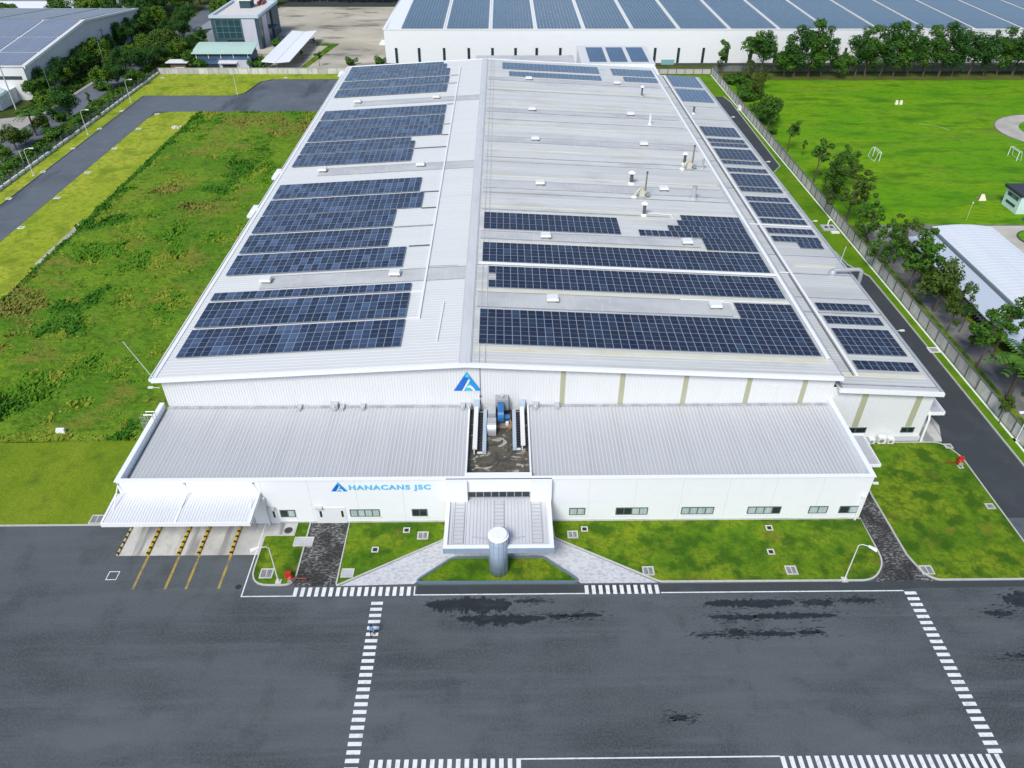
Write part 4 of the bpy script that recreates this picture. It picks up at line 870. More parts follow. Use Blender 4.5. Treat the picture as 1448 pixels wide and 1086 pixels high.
# plant in the court
cz = 5.25
def rack(x0, x1, y0, y1, label, flip):
    t = thing('pipe_rack', label, 'pipe rack', ((x0+x1)/2, y0, cz))
    wx = (x0, x0+.5) if not flip else (x1-.5, x1)
    dx = (x1-.42, x1) if not flip else (x0, x0+.42)
    b = MB(); b.box(wx[0], y0, cz+.9, wx[1], y1, cz+1.15)
    for i in range(7): yy = y0+.2+i*(y1-y0-.4)/6; b.box(wx[0]+.1, yy, cz, wx[0]+.22, yy+.12, cz+.897)
    b.build('header', STEELP, t)
    b = MB(); b.box(dx[0], y0, cz+.2, dx[1], y1, cz+.75); b.build('duct', BLUEG, t)
    b = MB(); mx0, mx1 = (wx[1]+.003, dx[0]-.003) if not flip else (dx[1]+.003, wx[0]-.003)
    for i in range(14): yy = y0+.15+i*(y1-y0-.3)/14; b.box(mx0, yy, cz+.4, mx1, yy+.3, cz+.62)
    b.build('valve_row', mat('valve_dark', (.02,.02,.022), .5), t)
    b = MB(); b.box(mx0+.01, y0+.05, cz+.2, mx1-.01, y1-.05, cz+.45); b.build('tray', STEELP, t)
    b = MB(); b.box(wx[0]-.05, y1-.5, cz+1.0, wx[1]+.1, YG-.05, cz+1.5) if False else b.box(wx[0], y1+.003, cz+.3, wx[1]+.15, YG-.04, cz+1.6); b.build('riser', BLUEG, t)
rack(-3.55, -2.05, 62.3, 69.6, 'white and blue pipe rack along the left wall of the roof court', False)
rack(.95, 2.35, 62.9, 69.6, 'white and blue pipe rack along the right wall of the roof court', True)
ft = thing('fan_casing', 'rounded grey fan casing in the roof court beside the blue blower', 'fan casing', (-1.4, 66.8, cz))
b = MB(); 
pr = [(-1.0+1.05*math.cos(t)-.0, 1.0+1.0*math.sin(t)) for t in [math.pi*(i/12) for i in range(13)]]
n = len(b.v)
prof = [(65.6+1.15-1.15*math.cos(t), cz+.5+1.0*math.sin(t)) for t in [math.pi*i/14 for i in range(15)]]
prof = [(65.6, cz+.05)] + prof + [(67.9, cz+.05)]
k = len(prof)
b.v += [(-1.95, y, z) for y, z in prof] + [(-.95, y, z) for y, z in prof]
for i in range(k-1): b.f.append((i, i+1, k+i+1, k+i)); b.m.append(0)
b.f.append(tuple(range(k))); b.m.append(1); b.f.append(tuple(range(2*k-1, k-1, -1))); b.m.append(1)
b.build('casing', [GALV, DGREY], ft)
b = MB(); b.box(-1.9, 67.92, cz+.3, -1.0, 69.4, cz+1.5); b.build('outlet_box', GALV, ft)
bl_ = thing('blower', 'blue centrifugal blower with motor in the roof court', 'blower', (-.4, 68.4, cz))
b = MB(); b.tube((-.75, 68.2, cz+1.1), (-.05, 68.2, cz+1.1), .95, 18); b.box(-.75, 68.3, cz+1.2, -.05, 70.0, cz+2.0); b.build('volute', BLUEP, bl_, False)
b = MB(); b.tube((-.02, 68.0, cz+.9), (.65, 68.0, cz+.9), .3, 12); b.build('motor', BLUEP, bl_)
b = MB(); b.box(-.9, 67.0, cz, .8, 69.2, cz+.14); b.build('base_frame', mat('rusty_frame', (.25,.20,.16), .7), bl_)
b = MB(); b.path([(.65,68,cz+.8),(.85,67.6,cz+.3),(.8,66.9,cz+.06),(.2,66.4,cz+.05)], .04, 6); b.build('cable', mat('orange_cable', (.5,.25,.06), .6), bl_)
b = MB(); b.lathe((.35, 67.5, cz+.14), [(.2,0),(.2,.4),(.05,.5)], 10); b.build('filter_pot', STEELP, bl_)
ad_ = thing('air_duct', 'grey square air duct rising against the gable wall from the roof court', 'duct', (-.1, 70, 5.9))
b = MB(); b.box(-1.05, 69.45, 5.95, .5, YG-.05, 7.55); b.build('duct_box', mat('duct_grey', (.33,.34,.36), .5), ad_)
b = MB(); b.box(-.9, 69.43, 6.35, .35, 69.447, 7.35); b.build('louvre', mat('louvre_grey', (.27,.28,.30), .5), ad_)
b = MB(); b.tube((-.25, 69.9, 7.55), (-.25, 69.9, 7.85), .22, 10); b.build('spigot', GALV, ad_)

# ================================================================== STREET FURNITURE, FENCES
def fence(name, label, pts, h, pitch, mwall, mpost, low=None):
    t = thing(name, label, 'fence', (*pts[0], 0))
    wb = MB(); cap = MB(); posts = []
    for a, c in zip(pts, pts[1:]):
        a = Vector(a); c = Vector(c); L_ = (c-a).length; d = (c-a)/L_; nn = Vector((-d.y, d.x)); n = max(1, round(L_/pitch))
        for i in range(n):
            gp = .1 if not low else 0; p = a+d*(L_*i/n+gp); q = a+d*(L_*(i+1)/n-gp); w_ = nn*.05
            z1 = low or h
            wb.hexa([(*(p-w_),0),(*(p+w_),0),(*(q+w_),0),(*(q-w_),0),(*(p-w_),z1),(*(p+w_),z1),(*(q+w_),z1),(*(q-w_),z1)])
        for i in range(n+1): posts.append((a+d*(L_*i/n), math.atan2(d.y, d.x)))
        w_ = nn*(.11 if not low else .26); z1 = (low or h)+.003
        cap.hexa([(*(a-w_),z1),(*(a+w_),z1),(*(c+w_),z1),(*(c-w_),z1),(*(a-w_),z1+.09),(*(a+w_),z1+.09),(*(c+w_),z1+.09),(*(c-w_),z1+.09)])
        if low:
            for zz in (low+.35, low+.75, h-.06):
                cap2 = nn*.02; wb.hexa([(*(a-cap2),zz),(*(a+cap2),zz),(*(c+cap2),zz),(*(c-cap2),zz),(*(a-cap2),zz+.035),(*(a+cap2),zz+.035),(*(c+cap2),zz+.035),(*(c-cap2),zz+.035)], 1)
            m_ = int(L_/.28)
            for i in range(m_): p = a+d*(L_*i/m_); wb.box(p.x-.012, p.y-.012, low+.1, p.x+.012, p.y+.012, h, 1)
    wb.build('panel', [mwall, DGREY], t); cap.build('coping', mpost if not low else TRIM, t)
    pm = MB(); ph_ = h+.14
    pm.box(-.09, -.13, 0, .09, .13, ph_)
    proto = None
    for p, a in posts[:100]:
        if proto is None: proto = pm.build('post', mpost if not low else DGREY); o = proto
        else: o = proto.copy(); COL.objects.link(o)
        o.parent = t; o.location = (p.x-pts[0][0], p.y-pts[0][1], 0); o.rotation_euler = (0, 0, a)
    return t
CPOST = mat('fence_post_dark', (.13,.13,.125), .8)
fence('concrete_fence', 'long grey concrete panel fence between factory road and playing field', [(64.55, 33), (64.55, 241.5)], 2.0, 3.0, CONCF, CPOST)
fence('concrete_fence', 'grey concrete panel fence behind the rear road and bare earth yard', [(-105.4, 242.1), (-41.5, 241.9)], 1.75, 3.0, CONCF, mat('fence_post_pale', (.42,.42,.41), .8))
fence('concrete_fence', 'short pale concrete fence at the far right corner behind the hall', [(43, 241.9), (64.3, 241.6)], 1.5, 2.6, mat('fence_pale', (.50,.49,.45), .8), CPOST)
fence('concrete_fence', 'grey concrete fence behind the tree row along the rear warehouse', [(66, 244.6), (200, 244.6)], 1.7, 3.0, mat('fence_grey_dark', (.17,.19,.18), .85), CPOST)
fence('boundary_fence', 'low white wall with dark railing along the left factory road', [(-105.45, 90), (-105.45, 242.0)], 1.9, 3.0, TRIM, DGREY, low=.62)
b = MB(); b.box(63.95, 33, 0, 64.2, 240.5, .16); tag(b.build('kerb_fence_foot', TRIM), kind='structure')

def lamp(x, y, h, arm, ang, label, cat='street lamp', grp=None, r=.07):
    t = thing('street_lamp', label, cat, (x, y, 0), grp)
    b = MB(); b.box(x-.3, y-.3, 0, x+.3, y+.3, .16); b.build('footing', CONC, t)
    ca, sa = math.cos(ang), math.sin(ang)
    b = MB(); b.tube((x, y, .16), (x, y, h), r, 10, r*.65)
    b.path([(x, y, h), (x+ca*arm*.25, y+sa*arm*.25, h+.32), (x+ca*arm*.8, y+sa*arm*.8, h+.42)], r*.6, 8); b.build('pole', STEELP, t)
    b = MB(); e = Vector((x+ca*arm, y+sa*arm, h+.38)); d = Vector((ca, sa, -.12)); nn = Vector((-sa, ca, 0))
    p0 = e-d*.3; p1 = e+d*.55
    b.hexa([(p0+nn*.09+Vector((0,0,-.05)))[:], (p0-nn*.09+Vector((0,0,-.05)))[:], (p1-nn*.2+Vector((0,0,-.05)))[:], (p1+nn*.2+Vector((0,0,-.05)))[:], (p0+nn*.09+Vector((0,0,.1)))[:], (p0-nn*.09+Vector((0,0,.1)))[:], (p1-nn*.16+Vector((0,0,.1)))[:], (p1+nn*.16+Vector((0,0,.1)))[:]])
    b.build('lamp_head', TRIM, t)
lamp(-23.08, 49.15, 5.2, 1.15, rad(200), 'white street lamp on the small island lawn by the red hydrant', grp='lamps in the front lawns')
lamp(34.74, 48.85, 5.3, 1.1, rad(-35), 'white street lamp at the right front corner lawn', grp='lamps in the front lawns')
for y, lab in ((159.4, 'nearest'), (186.3, 'middle'), (213.1, 'farthest')):
    lamp(-102.6, y, 5.6, 1.4, rad(15), f'white street lamp on the left grass verge, {lab} of three', grp='lamps along the left road')
lamp(64.25, 70.2, 4.2, .8, rad(180), 'white street lamp at the foot of the right concrete fence')
def pole(x, y, h, label, r=.12, m=None, cross=False):
    t = thing('utility_pole', label, 'pole', (x, y, 0))
    b = MB(); b.tube((x, y, 0), (x, y, h), r, 8, r*.65); b.build('shaft', m or GALV, t)
    if cross:
        b = MB(); b.box(x-.9, y-.05, h-.7, x+.9, y+.05, h-.58); b.build('crossarm', DGREY, t)
    return t
pole(-75.0, 219.3, 5.6, 'thin pale mast at the edge of the rear lawn', .07, STEELP)
pole(-124.6, 215.2, 11.2, 'tall dark green pole among the trees by the left warehouse', .14, mat('pole_green', (.10,.16,.14), .5))
pole(-130.1, 205.7, 11.7, 'pale grey pole in front of the left warehouse corner', .22, mat('pole_pale', (.42,.48,.48), .5), True)
pole(-128.9, 262, 9.0, 'dark grey pole against the left warehouse side wall', .16, DGREY, True)
pole(-123.4, 246.6, 8.5, 'slim grey pole among the trees along the estate road', .08, GALV)
pole(-108.0, 166.0, 3.2, 'short white post between shrubs beside the boundary fence', .09, STEELP)
# drain covers
def drain(px, py, label, w_=1.1, d_=1.0, cells=2, style='grate', z=.10):
    x, y = G(px, py, z)
    t = thing('drain_cover', label, 'drain cover', (x, y, z), 'drain covers and pits')
    b = MB(); f = .14
    b.box(x-w_/2, y-d_/2, z-.05, x+w_/2, y-d_/2+f, z+.06); b.box(x-w_/2, y+d_/2-f, z-.05, x+w_/2, y+d_/2, z+.06)
    b.box(x-w_/2, y-d_/2+f, z-.05, x-w_/2+f, y+d_/2-f, z+.06); b.box(x+w_/2-f, y-d_/2+f, z-.05, x+w_/2, y+d_/2-f, z+.06)
    if cells == 2: b.box(x-.05, y-d_/2+f, z-.05, x+.05, y+d_/2-f, z+.055)
    b.build('rim', CONC if style != 'white' else TRIM, t)
    b = MB(); mm = {'grate': mat('grate_grey', (.16,.165,.17), .6, [((9,.5,1), 1, .45, .55, (.28,.285,.30), .8)]), 'pit': BLACK, 'plate': GPLATE, 'white': mat('inner_grey', (.30,.32,.33), .7)}[style]
    b.box(x-w_/2+f, y-d_/2+f, z-.06, x+w_/2-f, y+d_/2-f, z+.03)
    b.build('cover', mm, t)
drain(377, 811, 'double drain grate with pale rim on the island lawn beside the street lamp', 1.35, 1.25)
drain(491.5, 810.5, 'square pale stained cover in the lawn corner beside the dark paved path', 1.3, 1.15, 1, 'plate')
drain(530.5, 777.5, 'small black pit with pale rim, alone in the lawn left of the entrance', .75, .75, 1, 'pit')
drain(575, 750, 'small black pit under the annex windows left of the entrance', .75, .75, 1, 'pit')
drain(598, 757.5, 'double drain grate beside a small pit left of the entrance canopy', 1.2, 1.1)
drain(826.4, 748.4, 'small black pit near the wall right of the entrance canopy', .75, .75, 1, 'pit')
drain(809.8, 756, 'double drain grate beside the canopy at the right paved path', 1.15, 1.05)
drain(916.6, 807.4, 'double drain grate at the lawn tip beside the right zebra walkway', 1.2, 1.15)
drain(1087.6, 746.7, 'small black pit in right lawn close under the annex wall', .75, .75, 1, 'pit')
drain(1090, 780.5, 'small black pit in the middle of the right front lawn', .75, .75, 1, 'pit')
drain(1118.8, 806.4, 'double drain grate near the front kerb of the right lawn', 1.2, 1.15)
drain(1310.5, 806, 'double drain grate at the front of the lawn beside the side road', 1.3, 1.15)
drain(1400, 716, 'single drain grate by the side road kerb, nearer the yard', .95, .85, 1)
drain(1341, 631, 'single drain grate by the side road kerb near the side hall corner', .95, .85, 1)
drain(1320, 495, 'white rimmed open pit in the verge between side road and fence', 1.5, 1.3, 1, 'white')
drain(137.5, 734.5, 'double drain grate in the lawn beside the loading canopy', 1.5, 1.3)
drain(429.5, 766, 'large smooth grey concrete slab at the edge of the island lawn', 2.1, 1.3, 1, 'plate')
drain(1358, 640+20, 'dark base plate under the red hydrant by the side road', .6, .6, 1, 'pit')
wl = 'small white marker slab in the mown strip, '
for k, (px, py) in enumerate([(30,322), (81,280), (124,244), (162,210), (196,182), (222,161)]):
    drain(px, py, wl+f'{ORD[k]} from the viewer', 1.2, .9, 1, 'white')
wl = 'small white marker slab in the fence verge, '
for k, (px, py) in enumerate([(13,281), (61,243), (103,210), (141,182), (172,157)]):
    drain(px, py, wl+f'{ORD[k]} from the viewer', 1.0, .8, 1, 'white')
drain(230, 110, 'white marker slab at the far corner of the rear lawn', 1.0, .8, 1, 'white'); drain(404, 110, 'white marker slab on the rear lawn before the concrete fence', 1.0, .8, 1, 'white')
t = thing('manhole_cover', 'square yard manhole framed by a white painted outline left of the loading bays', 'manhole', (*G(159.5, 814), 0))
x, y = G(159.5, 814); b = MB(); b.box(x-.42, y-.42, -.02, x+.42, y+.42, .012); b.build('plate', mat('manhole_plate', (.075,.09,.10), .6), t)
b = MB()
for r in ((-.55,-.55,.55,-.47), (-.55,.47,.55,.55), (-.55,-.47,-.47,.47), (.47,-.47,.55,.47)): b.box(x+r[0], y+r[1], -.02, x+r[2], y+r[3], .01)
b.build('outline', WHITEL, t)
for px, py, rr, lab, zz in ((337, 830, .32, 'round dark manhole cover on asphalt beside the island kerb', .0), (408, 750, .38, 'round black manhole cover on the concrete beside the annex wall', .01)):
    x, y = G(px, py); t = thing('manhole_cover', lab, 'manhole', (x, y, 0))
    b = MB(); b.lathe((x, y, zz-.02), [(rr,0),(rr,.035)], 20); b.build('plate', mat('manhole_iron', (.03,.032,.035), .5), t)
    b = MB(); b.lathe((x, y, zz-.02), [(rr*1.25,0),(rr*1.25,.028)], 20); b.build('collar', mat('manhole_collar', (.11,.115,.12), .7), t)
# red hydrants
def hydrant(x, y, label, side):
    t = thing('fire_hydrant', label, 'hydrant', (x, y, .1))
    b = MB(); b.box(x-.3, y-.05, .1, x+.3, y+.25, .85); b.box(x-.34, y-.09, .853, x+.34, y+.29, .92); b.build('hose_cabinet', RED, t)
    b = MB(); b.lathe((x+.35*side, y-.35, .1), [(.13,0),(.13,.6),(.22,.62),(.22,.7),(.12,.78),(.05,.95)], 14); b.tube((x+.35*side-.3, y-.35, .5), (x+.35*side+.3, y-.35, .5), .1, 10); b.build('hydrant_body', RED, t)
    b = MB(); b.tube((x+.35*side, y-.75, .45), (x+.35*side, y-.62, .45), .26, 16); b.build('hand_wheel', mat('hand_wheel', (.35,.33,.31), .5), t)
    b = MB()
    b.path([(x+.5*side, y-.2, .4), (x+1.9*side, y-.25, .4)], .04, 6)
    for i in range(4): b.tube((x+(.8+i*.36)*side, y-.22, .1), (x+(.8+i*.36)*side, y-.22, .55), .04, 6)
    b.build('pipe_manifold', mat('red_pipe_dark', (.28,.035,.02), .5), t)
hydrant(-22.15, 49.55, 'red fire hydrant with hose cabinet and low pipes on the island lawn', 1)
x, y = G(1357, 655); hydrant(x, y, 'red fire hydrant at the kerb of the right side road', -1)
# AC units beside the side hall
for px, py, s, lab in ((1230, 627, .34, 'rounded white outdoor unit nearest the annex, beside the side hall wall'), (1244, 627, .48, 'tall grey white outdoor unit, middle of three by side hall wall'), (1256.5, 627, .38, 'boxy white outdoor unit farthest from the annex by side hall wall')):
    x, y = G(px, py); t = thing('outdoor_unit', lab, 'air conditioner', (x, y, .1), 'air conditioner units by the side hall')
    b = MB(); b.box(x-s, y-.35, .2, x+s, y+.35, .2+s*2.0); b.build('housing', STEELP, t)
    b = MB(); b.tube((x-s*.2, y-.39, .2+s), (x-s*.2, y-.352, .2+s), s*.62, 16); b.build('fan_grille', mat('grille_grey', (.25,.26,.28), .5), t)
    b = MB(); b.box(x-s, y-.33, .08, x-s+.1, y+.33, .197); b.box(x+s-.1, y-.33, .08, x+s, y+.33, .197); b.build('foot', DGREY, t)
# things on the right verge
x, y = G(1171.5, 324); t = thing('sump_pit', 'pale concrete sump with two dark openings in the right verge', 'sump', (x, y, 0))
b = MB(); b.box(x-1.3, y-1.0, .0, x+1.3, y+1.3, .35); b.build('slab', GPLATE, t)
b = MB(); b.box(x-.8, y-.2, .353, x-.15, y+.5, .36); b.box(x+.2, y-.2, .353, x+.85, y+.5, .36); b.build('opening', BLACK, t)
b = MB(); b.box(x-.2, y-2.2, .1, x+1.3, y-1.5, .35); b.build('white_ledge', TRIM, t)
x, y = G(1170, 320); t = thing('vent_pipe', 'white bent vent pipe standing in the right verge by the sump', 'vent pipe', (x, y, 0))
b = MB(); b.path([(x, y, 0), (x, y, 1.1), (x+.2, y, 1.35), (x+.55, y, 1.3)], .13, 8); b.build('pipe', TRIM, t)
x, y = G(1041, 146); t = thing('white_marker', 'small white stone block against the far right fence', 'marker', (63.9, 205.5, 0))
b = MB(); b.box(63.5, 204.8, 0, 64.3, 206.2, 1.1); b.build('block', TRIM, t); b = MB(); b.box(63.6, 204.9, 1.103, 64.2, 206.1, 1.2); b.build('cap', STEELP, t)
x, y = G(1230, 412); t = thing('pallet_cage', 'grey wire pallet cage standing on the side road by the hall', 'cage', (55.3, 102.2, 0))
b = MB(); x, y = 55.6, 102.0
for zz in (.1, .55, 1.0): b.path([(x-.9,y-.7,zz),(x+.9,y-.7,zz),(x+.9,y+.7,zz),(x-.9,y+.7,zz),(x-.9,y-.7,zz)], .035, 5)
for i in range(7): xx = x-.9+i*.3; b.tube((xx,y-.7,0),(xx,y-.7,1.0),.02,5); b.tube((xx,y+.7,0),(xx,y+.7,1.0),.02,5)
b.build('wire_frame', GALV, t); b = MB(); b.box(x-.8, y-.6, .1, x+.8, y+.6, .2); b.build('tray', GPLATE, t)
# pile of pale stones in the mown strip, markers in the meadow
x, y = G(249, 181); b = MB()
for k in range(9): a = k*.8; b.lathe((x+1.4*math.cos(a)*(k/9), y+1.3*math.sin(a)*(k/9), .05), [(.45,0),(.4,.35),(.15,.5)], 6)
tag(b.build('stone_pile', mat('pale_stone', (.55,.52,.40), .8)), 'small heap of pale stones at the far end of the mown strip', 'stones')
x, y = G(88, 614); b = MB(); b.box(x-.5, y-.15, .1, x+.5, y+.2, .9); b.box(x-.7, y-.05, .3, x-.52, y+.1, .5); tag(b.build('white_stump', TRIM), 'small white block lying in the near meadow grass', 'block')

# dock guide rails
def rail(x, label, thin=False):
    t = thing('guide_rail', label, 'guide rail', (x, 55, 0), 'striped guide rails of the loading bays')
    b = MB(); n = 11; y0, y1 = 52.75, 57.1; w_ = .13 if not thin else .07
    b.box(x-w_, y0, 0, x+w_, y1, .22); b.box(x-w_-.6, y1-.3, .3, x-w_-.003, y1-.1, .55) if not thin else None
    b.build('bar', YELL if not thin else mat('pale_yellow', (.6,.5,.22), .6), t)
    for i in range(6):
        b = MB(); yy = y0+.08+i*.74; b.box(x-w_-.004, yy, 0, x+w_+.004, yy+.26, .225); b.build('black_band', BLACK, t)
for x, lab in ((-40.9, 'thin pale guide rail with black bands at the outer edge of loading bays'), (-37.75, 'yellow and black guide rail, second from the left lawn'), (-34.5, 'yellow and black guide rail, third from the left lawn'), (-32.4, 'yellow and black guide rail, fourth from the left lawn'), (-29.0, 'yellow and black guide rail nearest the island lawn')):
    rail(x, lab, x < -40)

# ---- the walking person
def person(x, y, rz, label):
    J = {'pel':(0,0,.93,.135), 'waist':(0,.0,1.08,.125), 'chest':(0,.02,1.30,.155), 'neck0':(0,.015,1.46,.075), 'neck':(0,.02,1.52,.058), 'head0':(0,.035,1.60,.088), 'head1':(0,.03,1.70,.085),
         'shL':(-.17,.01,1.42,.065), 'elL':(-.25,.03,1.15,.047), 'wrL':(-.24,.20,.95,.032), 'paL':(-.235,.27,.90,.034),
         'shR':(.17,.01,1.42,.065), 'elR':(.25,-.08,1.15,.047), 'wrR':(.25,-.02,.90,.032), 'paR':(.25,.01,.82,.034),
         'hiL':(-.095,0,.90,.10), 'knL':(-.10,-.04,.50,.062), 'anL':(-.10,-.26,.13,.042), 'toL':(-.11,-.12,.045,.04),
         'hiR':(.095,0,.90,.10), 'knR':(.10,.14,.52,.062), 'anR':(.10,.18,.09,.042), 'toR':(.11,.34,.045,.04)}
    E = [('pel','waist'),('waist','chest'),('chest','neck0'),('neck0','neck'),('neck','head0'),('head0','head1'),('chest','shL'),('shL','elL'),('elL','wrL'),('wrL','paL'),('chest','shR'),('shR','elR'),('elR','wrR'),('wrR','paR'),('pel','hiL'),('hiL','knL'),('knL','anL'),('anL','toL'),('pel','hiR'),('hiR','knR'),('knR','anR'),('anR','toR')]
    for s, pa in (('L', J['paL']), ('R', J['paR'])):
        sg_ = -1 if s == 'L' else 1
        for k, (dx, ln) in enumerate(((-.024,.062),(-.008,.075),(.008,.07),(.024,.055))):
            J[f'f{s}{k}a'] = (pa[0]+dx*.6, pa[1]+.025, pa[2]-.045, .0095); J[f'f{s}{k}b'] = (pa[0]+dx, pa[1]+.02+ln*.4, pa[2]-.045-ln*.7, .008)
            E += [(f'pa{s}', f'f{s}{k}a'), (f'f{s}{k}a', f'f{s}{k}b')]
        J[f't{s}'] = (pa[0]-sg_*.045, pa[1]+.04, pa[2]-.02, .01); E.append((f'pa{s}', f't{s}'))
    names = list(J); ix = {n: i for i, n in enumerate(names)}
    me = bpy.data.meshes.new('person'); me.from_pydata([J[n][:3] for n in names], [(ix[a], ix[c]) for a, c in E], [])
    o = bpy.data.objects.new('person_skin', me); COL.objects.link(o)
    md = o.modifiers.new('skin', 'SKIN'); md.use_smooth_shade = True
    for n in names:
        sv = me.skin_vertices[0].data[ix[n]]; r = J[n][3]; sv.radius = (r, r); sv.use_root = (n == 'pel')
    for n in ('chest', 'waist', 'pel'):
        sv = me.skin_vertices[0].data[ix[n]]; r = J[n][3]; sv.radius = (r*1.05, r*.8)
    sb = o.modifiers.new('sub', 'SUBSURF'); sb.levels = sb.render_levels = 1
    dg = bpy.context.evaluated_depsgraph_get(); dg.update()
    m2 = bpy.data.meshes.new_from_object(o.evaluated_get(dg)); bpy.data.objects.remove(o)
    m2.materials.clear()
    for q in (SKIN, SHIRT, TROUS, SHOE, HAIRM): m2.materials.append(q)
    for p in m2.polygons:
        c = p.center; z_ = c.z
        if z_ > 1.49: p.material_index = 0
        elif abs(c.x) > .185 and z_ < 1.22: p.material_index = 0
        elif z_ > .96: p.material_index = 1
        elif abs(c.x) > .2: p.material_index = 0
        elif z_ > .10: p.material_index = 2
        else: p.material_index = 3
    t = bpy.data.objects.new('person', m2); COL.objects.link(t); ORG[t.name] = Vector((0,0,0)); tag(t, label, 'person')
    b = MB(); b.lathe((0, .02, 1.62), [(.10,0),(.108,.06),(.085,.14),(.03,.175)], 14); b.build('hair', HAIRM, t)
    b = MB()
    for sx in (-.033, .033): b.lathe((sx, .117, 1.655), [(.012,0),(.012,.012)], 8)
    b.build('eye', BLACK, t); b = MB(); b.hexa([(-.012,.115,1.60),(.012,.115,1.60),(.012,.145,1.605),(-.012,.145,1.605),(-.006,.115,1.65),(.006,.115,1.65),(.006,.12,1.65),(-.006,.12,1.65)]); b.build('nose', SKIN, t)
    b = MB(); b.box(-.025, .112, 1.573, .025, .122, 1.581); b.build('mouth', mat('lips', (.30,.13,.11), .6), t)
    for sx in (-.092, .092):
        b = MB(); b.lathe((sx, .03, 1.62), [(.014,0),(.018,.025),(.012,.05)], 8); b.build('ear', SKIN, t)
    t.location = (x, y, .012); t.rotation_euler = (0, 0, rz); return t
person(-12.62, 42.75, rad(160), 'person in a blue shirt and black trousers walking along the zebra walkway')

# ================================================================== BUILDINGS AROUND
WY = 252.8
wh = thing('warehouse_building', 'long white warehouse behind the factory with slit windows and solar covered roof', 'warehouse', (60, WY, 0))
b = MB(); b.face([(-36.9,WY,0),(260,WY,0),(260,WY,10.35),(-36.9,WY,10.35)]); b.face([(-36.9,420,0),(-36.9,WY,0),(-36.9,WY,10.2),(-36.9,420,13)]); b.build('wall', WALL, wh)
b = MB(); b.box(-37.2, WY-.12, 10.352, 260, WY+.25, 10.62); b.box(-37.2, WY+.3, 10.0, -36.2, 420, 10.62+.0); b.build('parapet_coping', TRIM, wh)
b = MB(); b.box(-36.1, WY+.3, 10.0, 260, WY+1.1, 10.28); b.build('gutter_channel', DGREY, wh)
def zw(y): return 10.3+(y-WY)*.02
b = MB(); b.face([(-36.2,WY+1.1,zw(WY+1.1)),(260,WY+1.1,zw(WY+1.1)),(260,420,zw(420)),(-36.2,420,zw(420))]); b.build('roof', TRIM, wh)
b = MB(); b.box(-36.9, WY-.08, .0, 260, WY-.001, .55); b.build('plinth', DGREY, wh)
for x in (-33.5, -26.3, -18.4, -10.6, -3.1, 4.2, 10.9, 18.4, 26, 33.5, 41, 48.5, 56, 63.9, 71.6, 79.3, 87.0, 94.5, 102, 109.3, 117, 124.5, 132, 139.5, 147, 154.5, 162):
    f = MB(); f.box(x-.42, WY-.10, .6, x+.42, WY-.002, 5.1); fr = f.build('window', WFRAME, wh)
    p = MB()
    for i in range(6): p.box(x-.34, WY-.13, .7+i*.73, x+.34, WY-.103, 1.33+i*.73)
    p.build('pane', GLASSD, fr)
d = MB(); d.box(50.8, WY-.12, 0.02, 55.0, WY-.002, 1.6); d.build('door', mat('teal_door', (.22,.42,.45), .5), wh)
d = MB(); d.box(139.5-1.0, WY-.12, .02, 139.5+1.0, WY-.002, 2.4) if False else d.box(114.8, WY-.16, .6, 115.6, WY-.002, 10.3); d.build('downpipe', mat('blue_pipe', (.22,.45,.68), .4), wh)
b = MB(); b.box(-39.2, 256, 5.2, -36.9, 262, 5.5); b.build('side_canopy', TRIM, wh)
# its solar sections
sx = [-32.2, -18.0, -3.7, 10.4, 25.5, 40.6, 55.4, 71.4, 87.0, 102.2, 118.2, 133.5, 149, 164.5, 180, 195.5, 211]
for k in range(len(sx)-1):
    x0, x1 = sx[k]+.6, sx[k+1]-.6
    near_ = 'nearest the left corner' if k == 0 else f'{ORD[k]} from the left corner'
    t = thing('solar_array', f'pale blue solar field on the rear warehouse roof, {near_}', 'solar array', ((x0+x1)/2, WY+2, 10.5), 'solar fields on the rear warehouse roof')
    b = MB(); n = 13; p_ = (x1-x0)/n
    for i in range(n):
        a = x0+i*p_+.05; c = x0+(i+1)*p_-.05
        for j in range(10):
            y0 = WY+1.6+j*10.2; y1 = y0+10.1
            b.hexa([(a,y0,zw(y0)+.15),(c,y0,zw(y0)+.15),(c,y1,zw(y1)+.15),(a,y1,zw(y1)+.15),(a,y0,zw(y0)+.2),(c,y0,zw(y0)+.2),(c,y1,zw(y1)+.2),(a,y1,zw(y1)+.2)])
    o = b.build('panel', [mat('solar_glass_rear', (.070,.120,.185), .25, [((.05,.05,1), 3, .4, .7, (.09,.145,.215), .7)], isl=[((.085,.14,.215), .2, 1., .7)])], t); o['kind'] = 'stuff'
    b = MB(); b.box(x1+.25, WY+1.4, zw(WY)+.05, x1+.42, 356, zw(356)+.05) if False else b.hexa([(x1+.45,WY+1.3,zw(WY+1.3)+.02),(x1+.65,WY+1.3,zw(WY+1.3)+.02),(x1+.65,356,zw(356)+.02),(x1+.45,356,zw(356)+.02),(x1+.45,WY+1.3,zw(WY+1.3)+.12),(x1+.65,WY+1.3,zw(WY+1.3)+.12),(x1+.65,356,zw(356)+.12),(x1+.45,356,zw(356)+.12)])
    b.build('walkway_strip', SKYL, t)

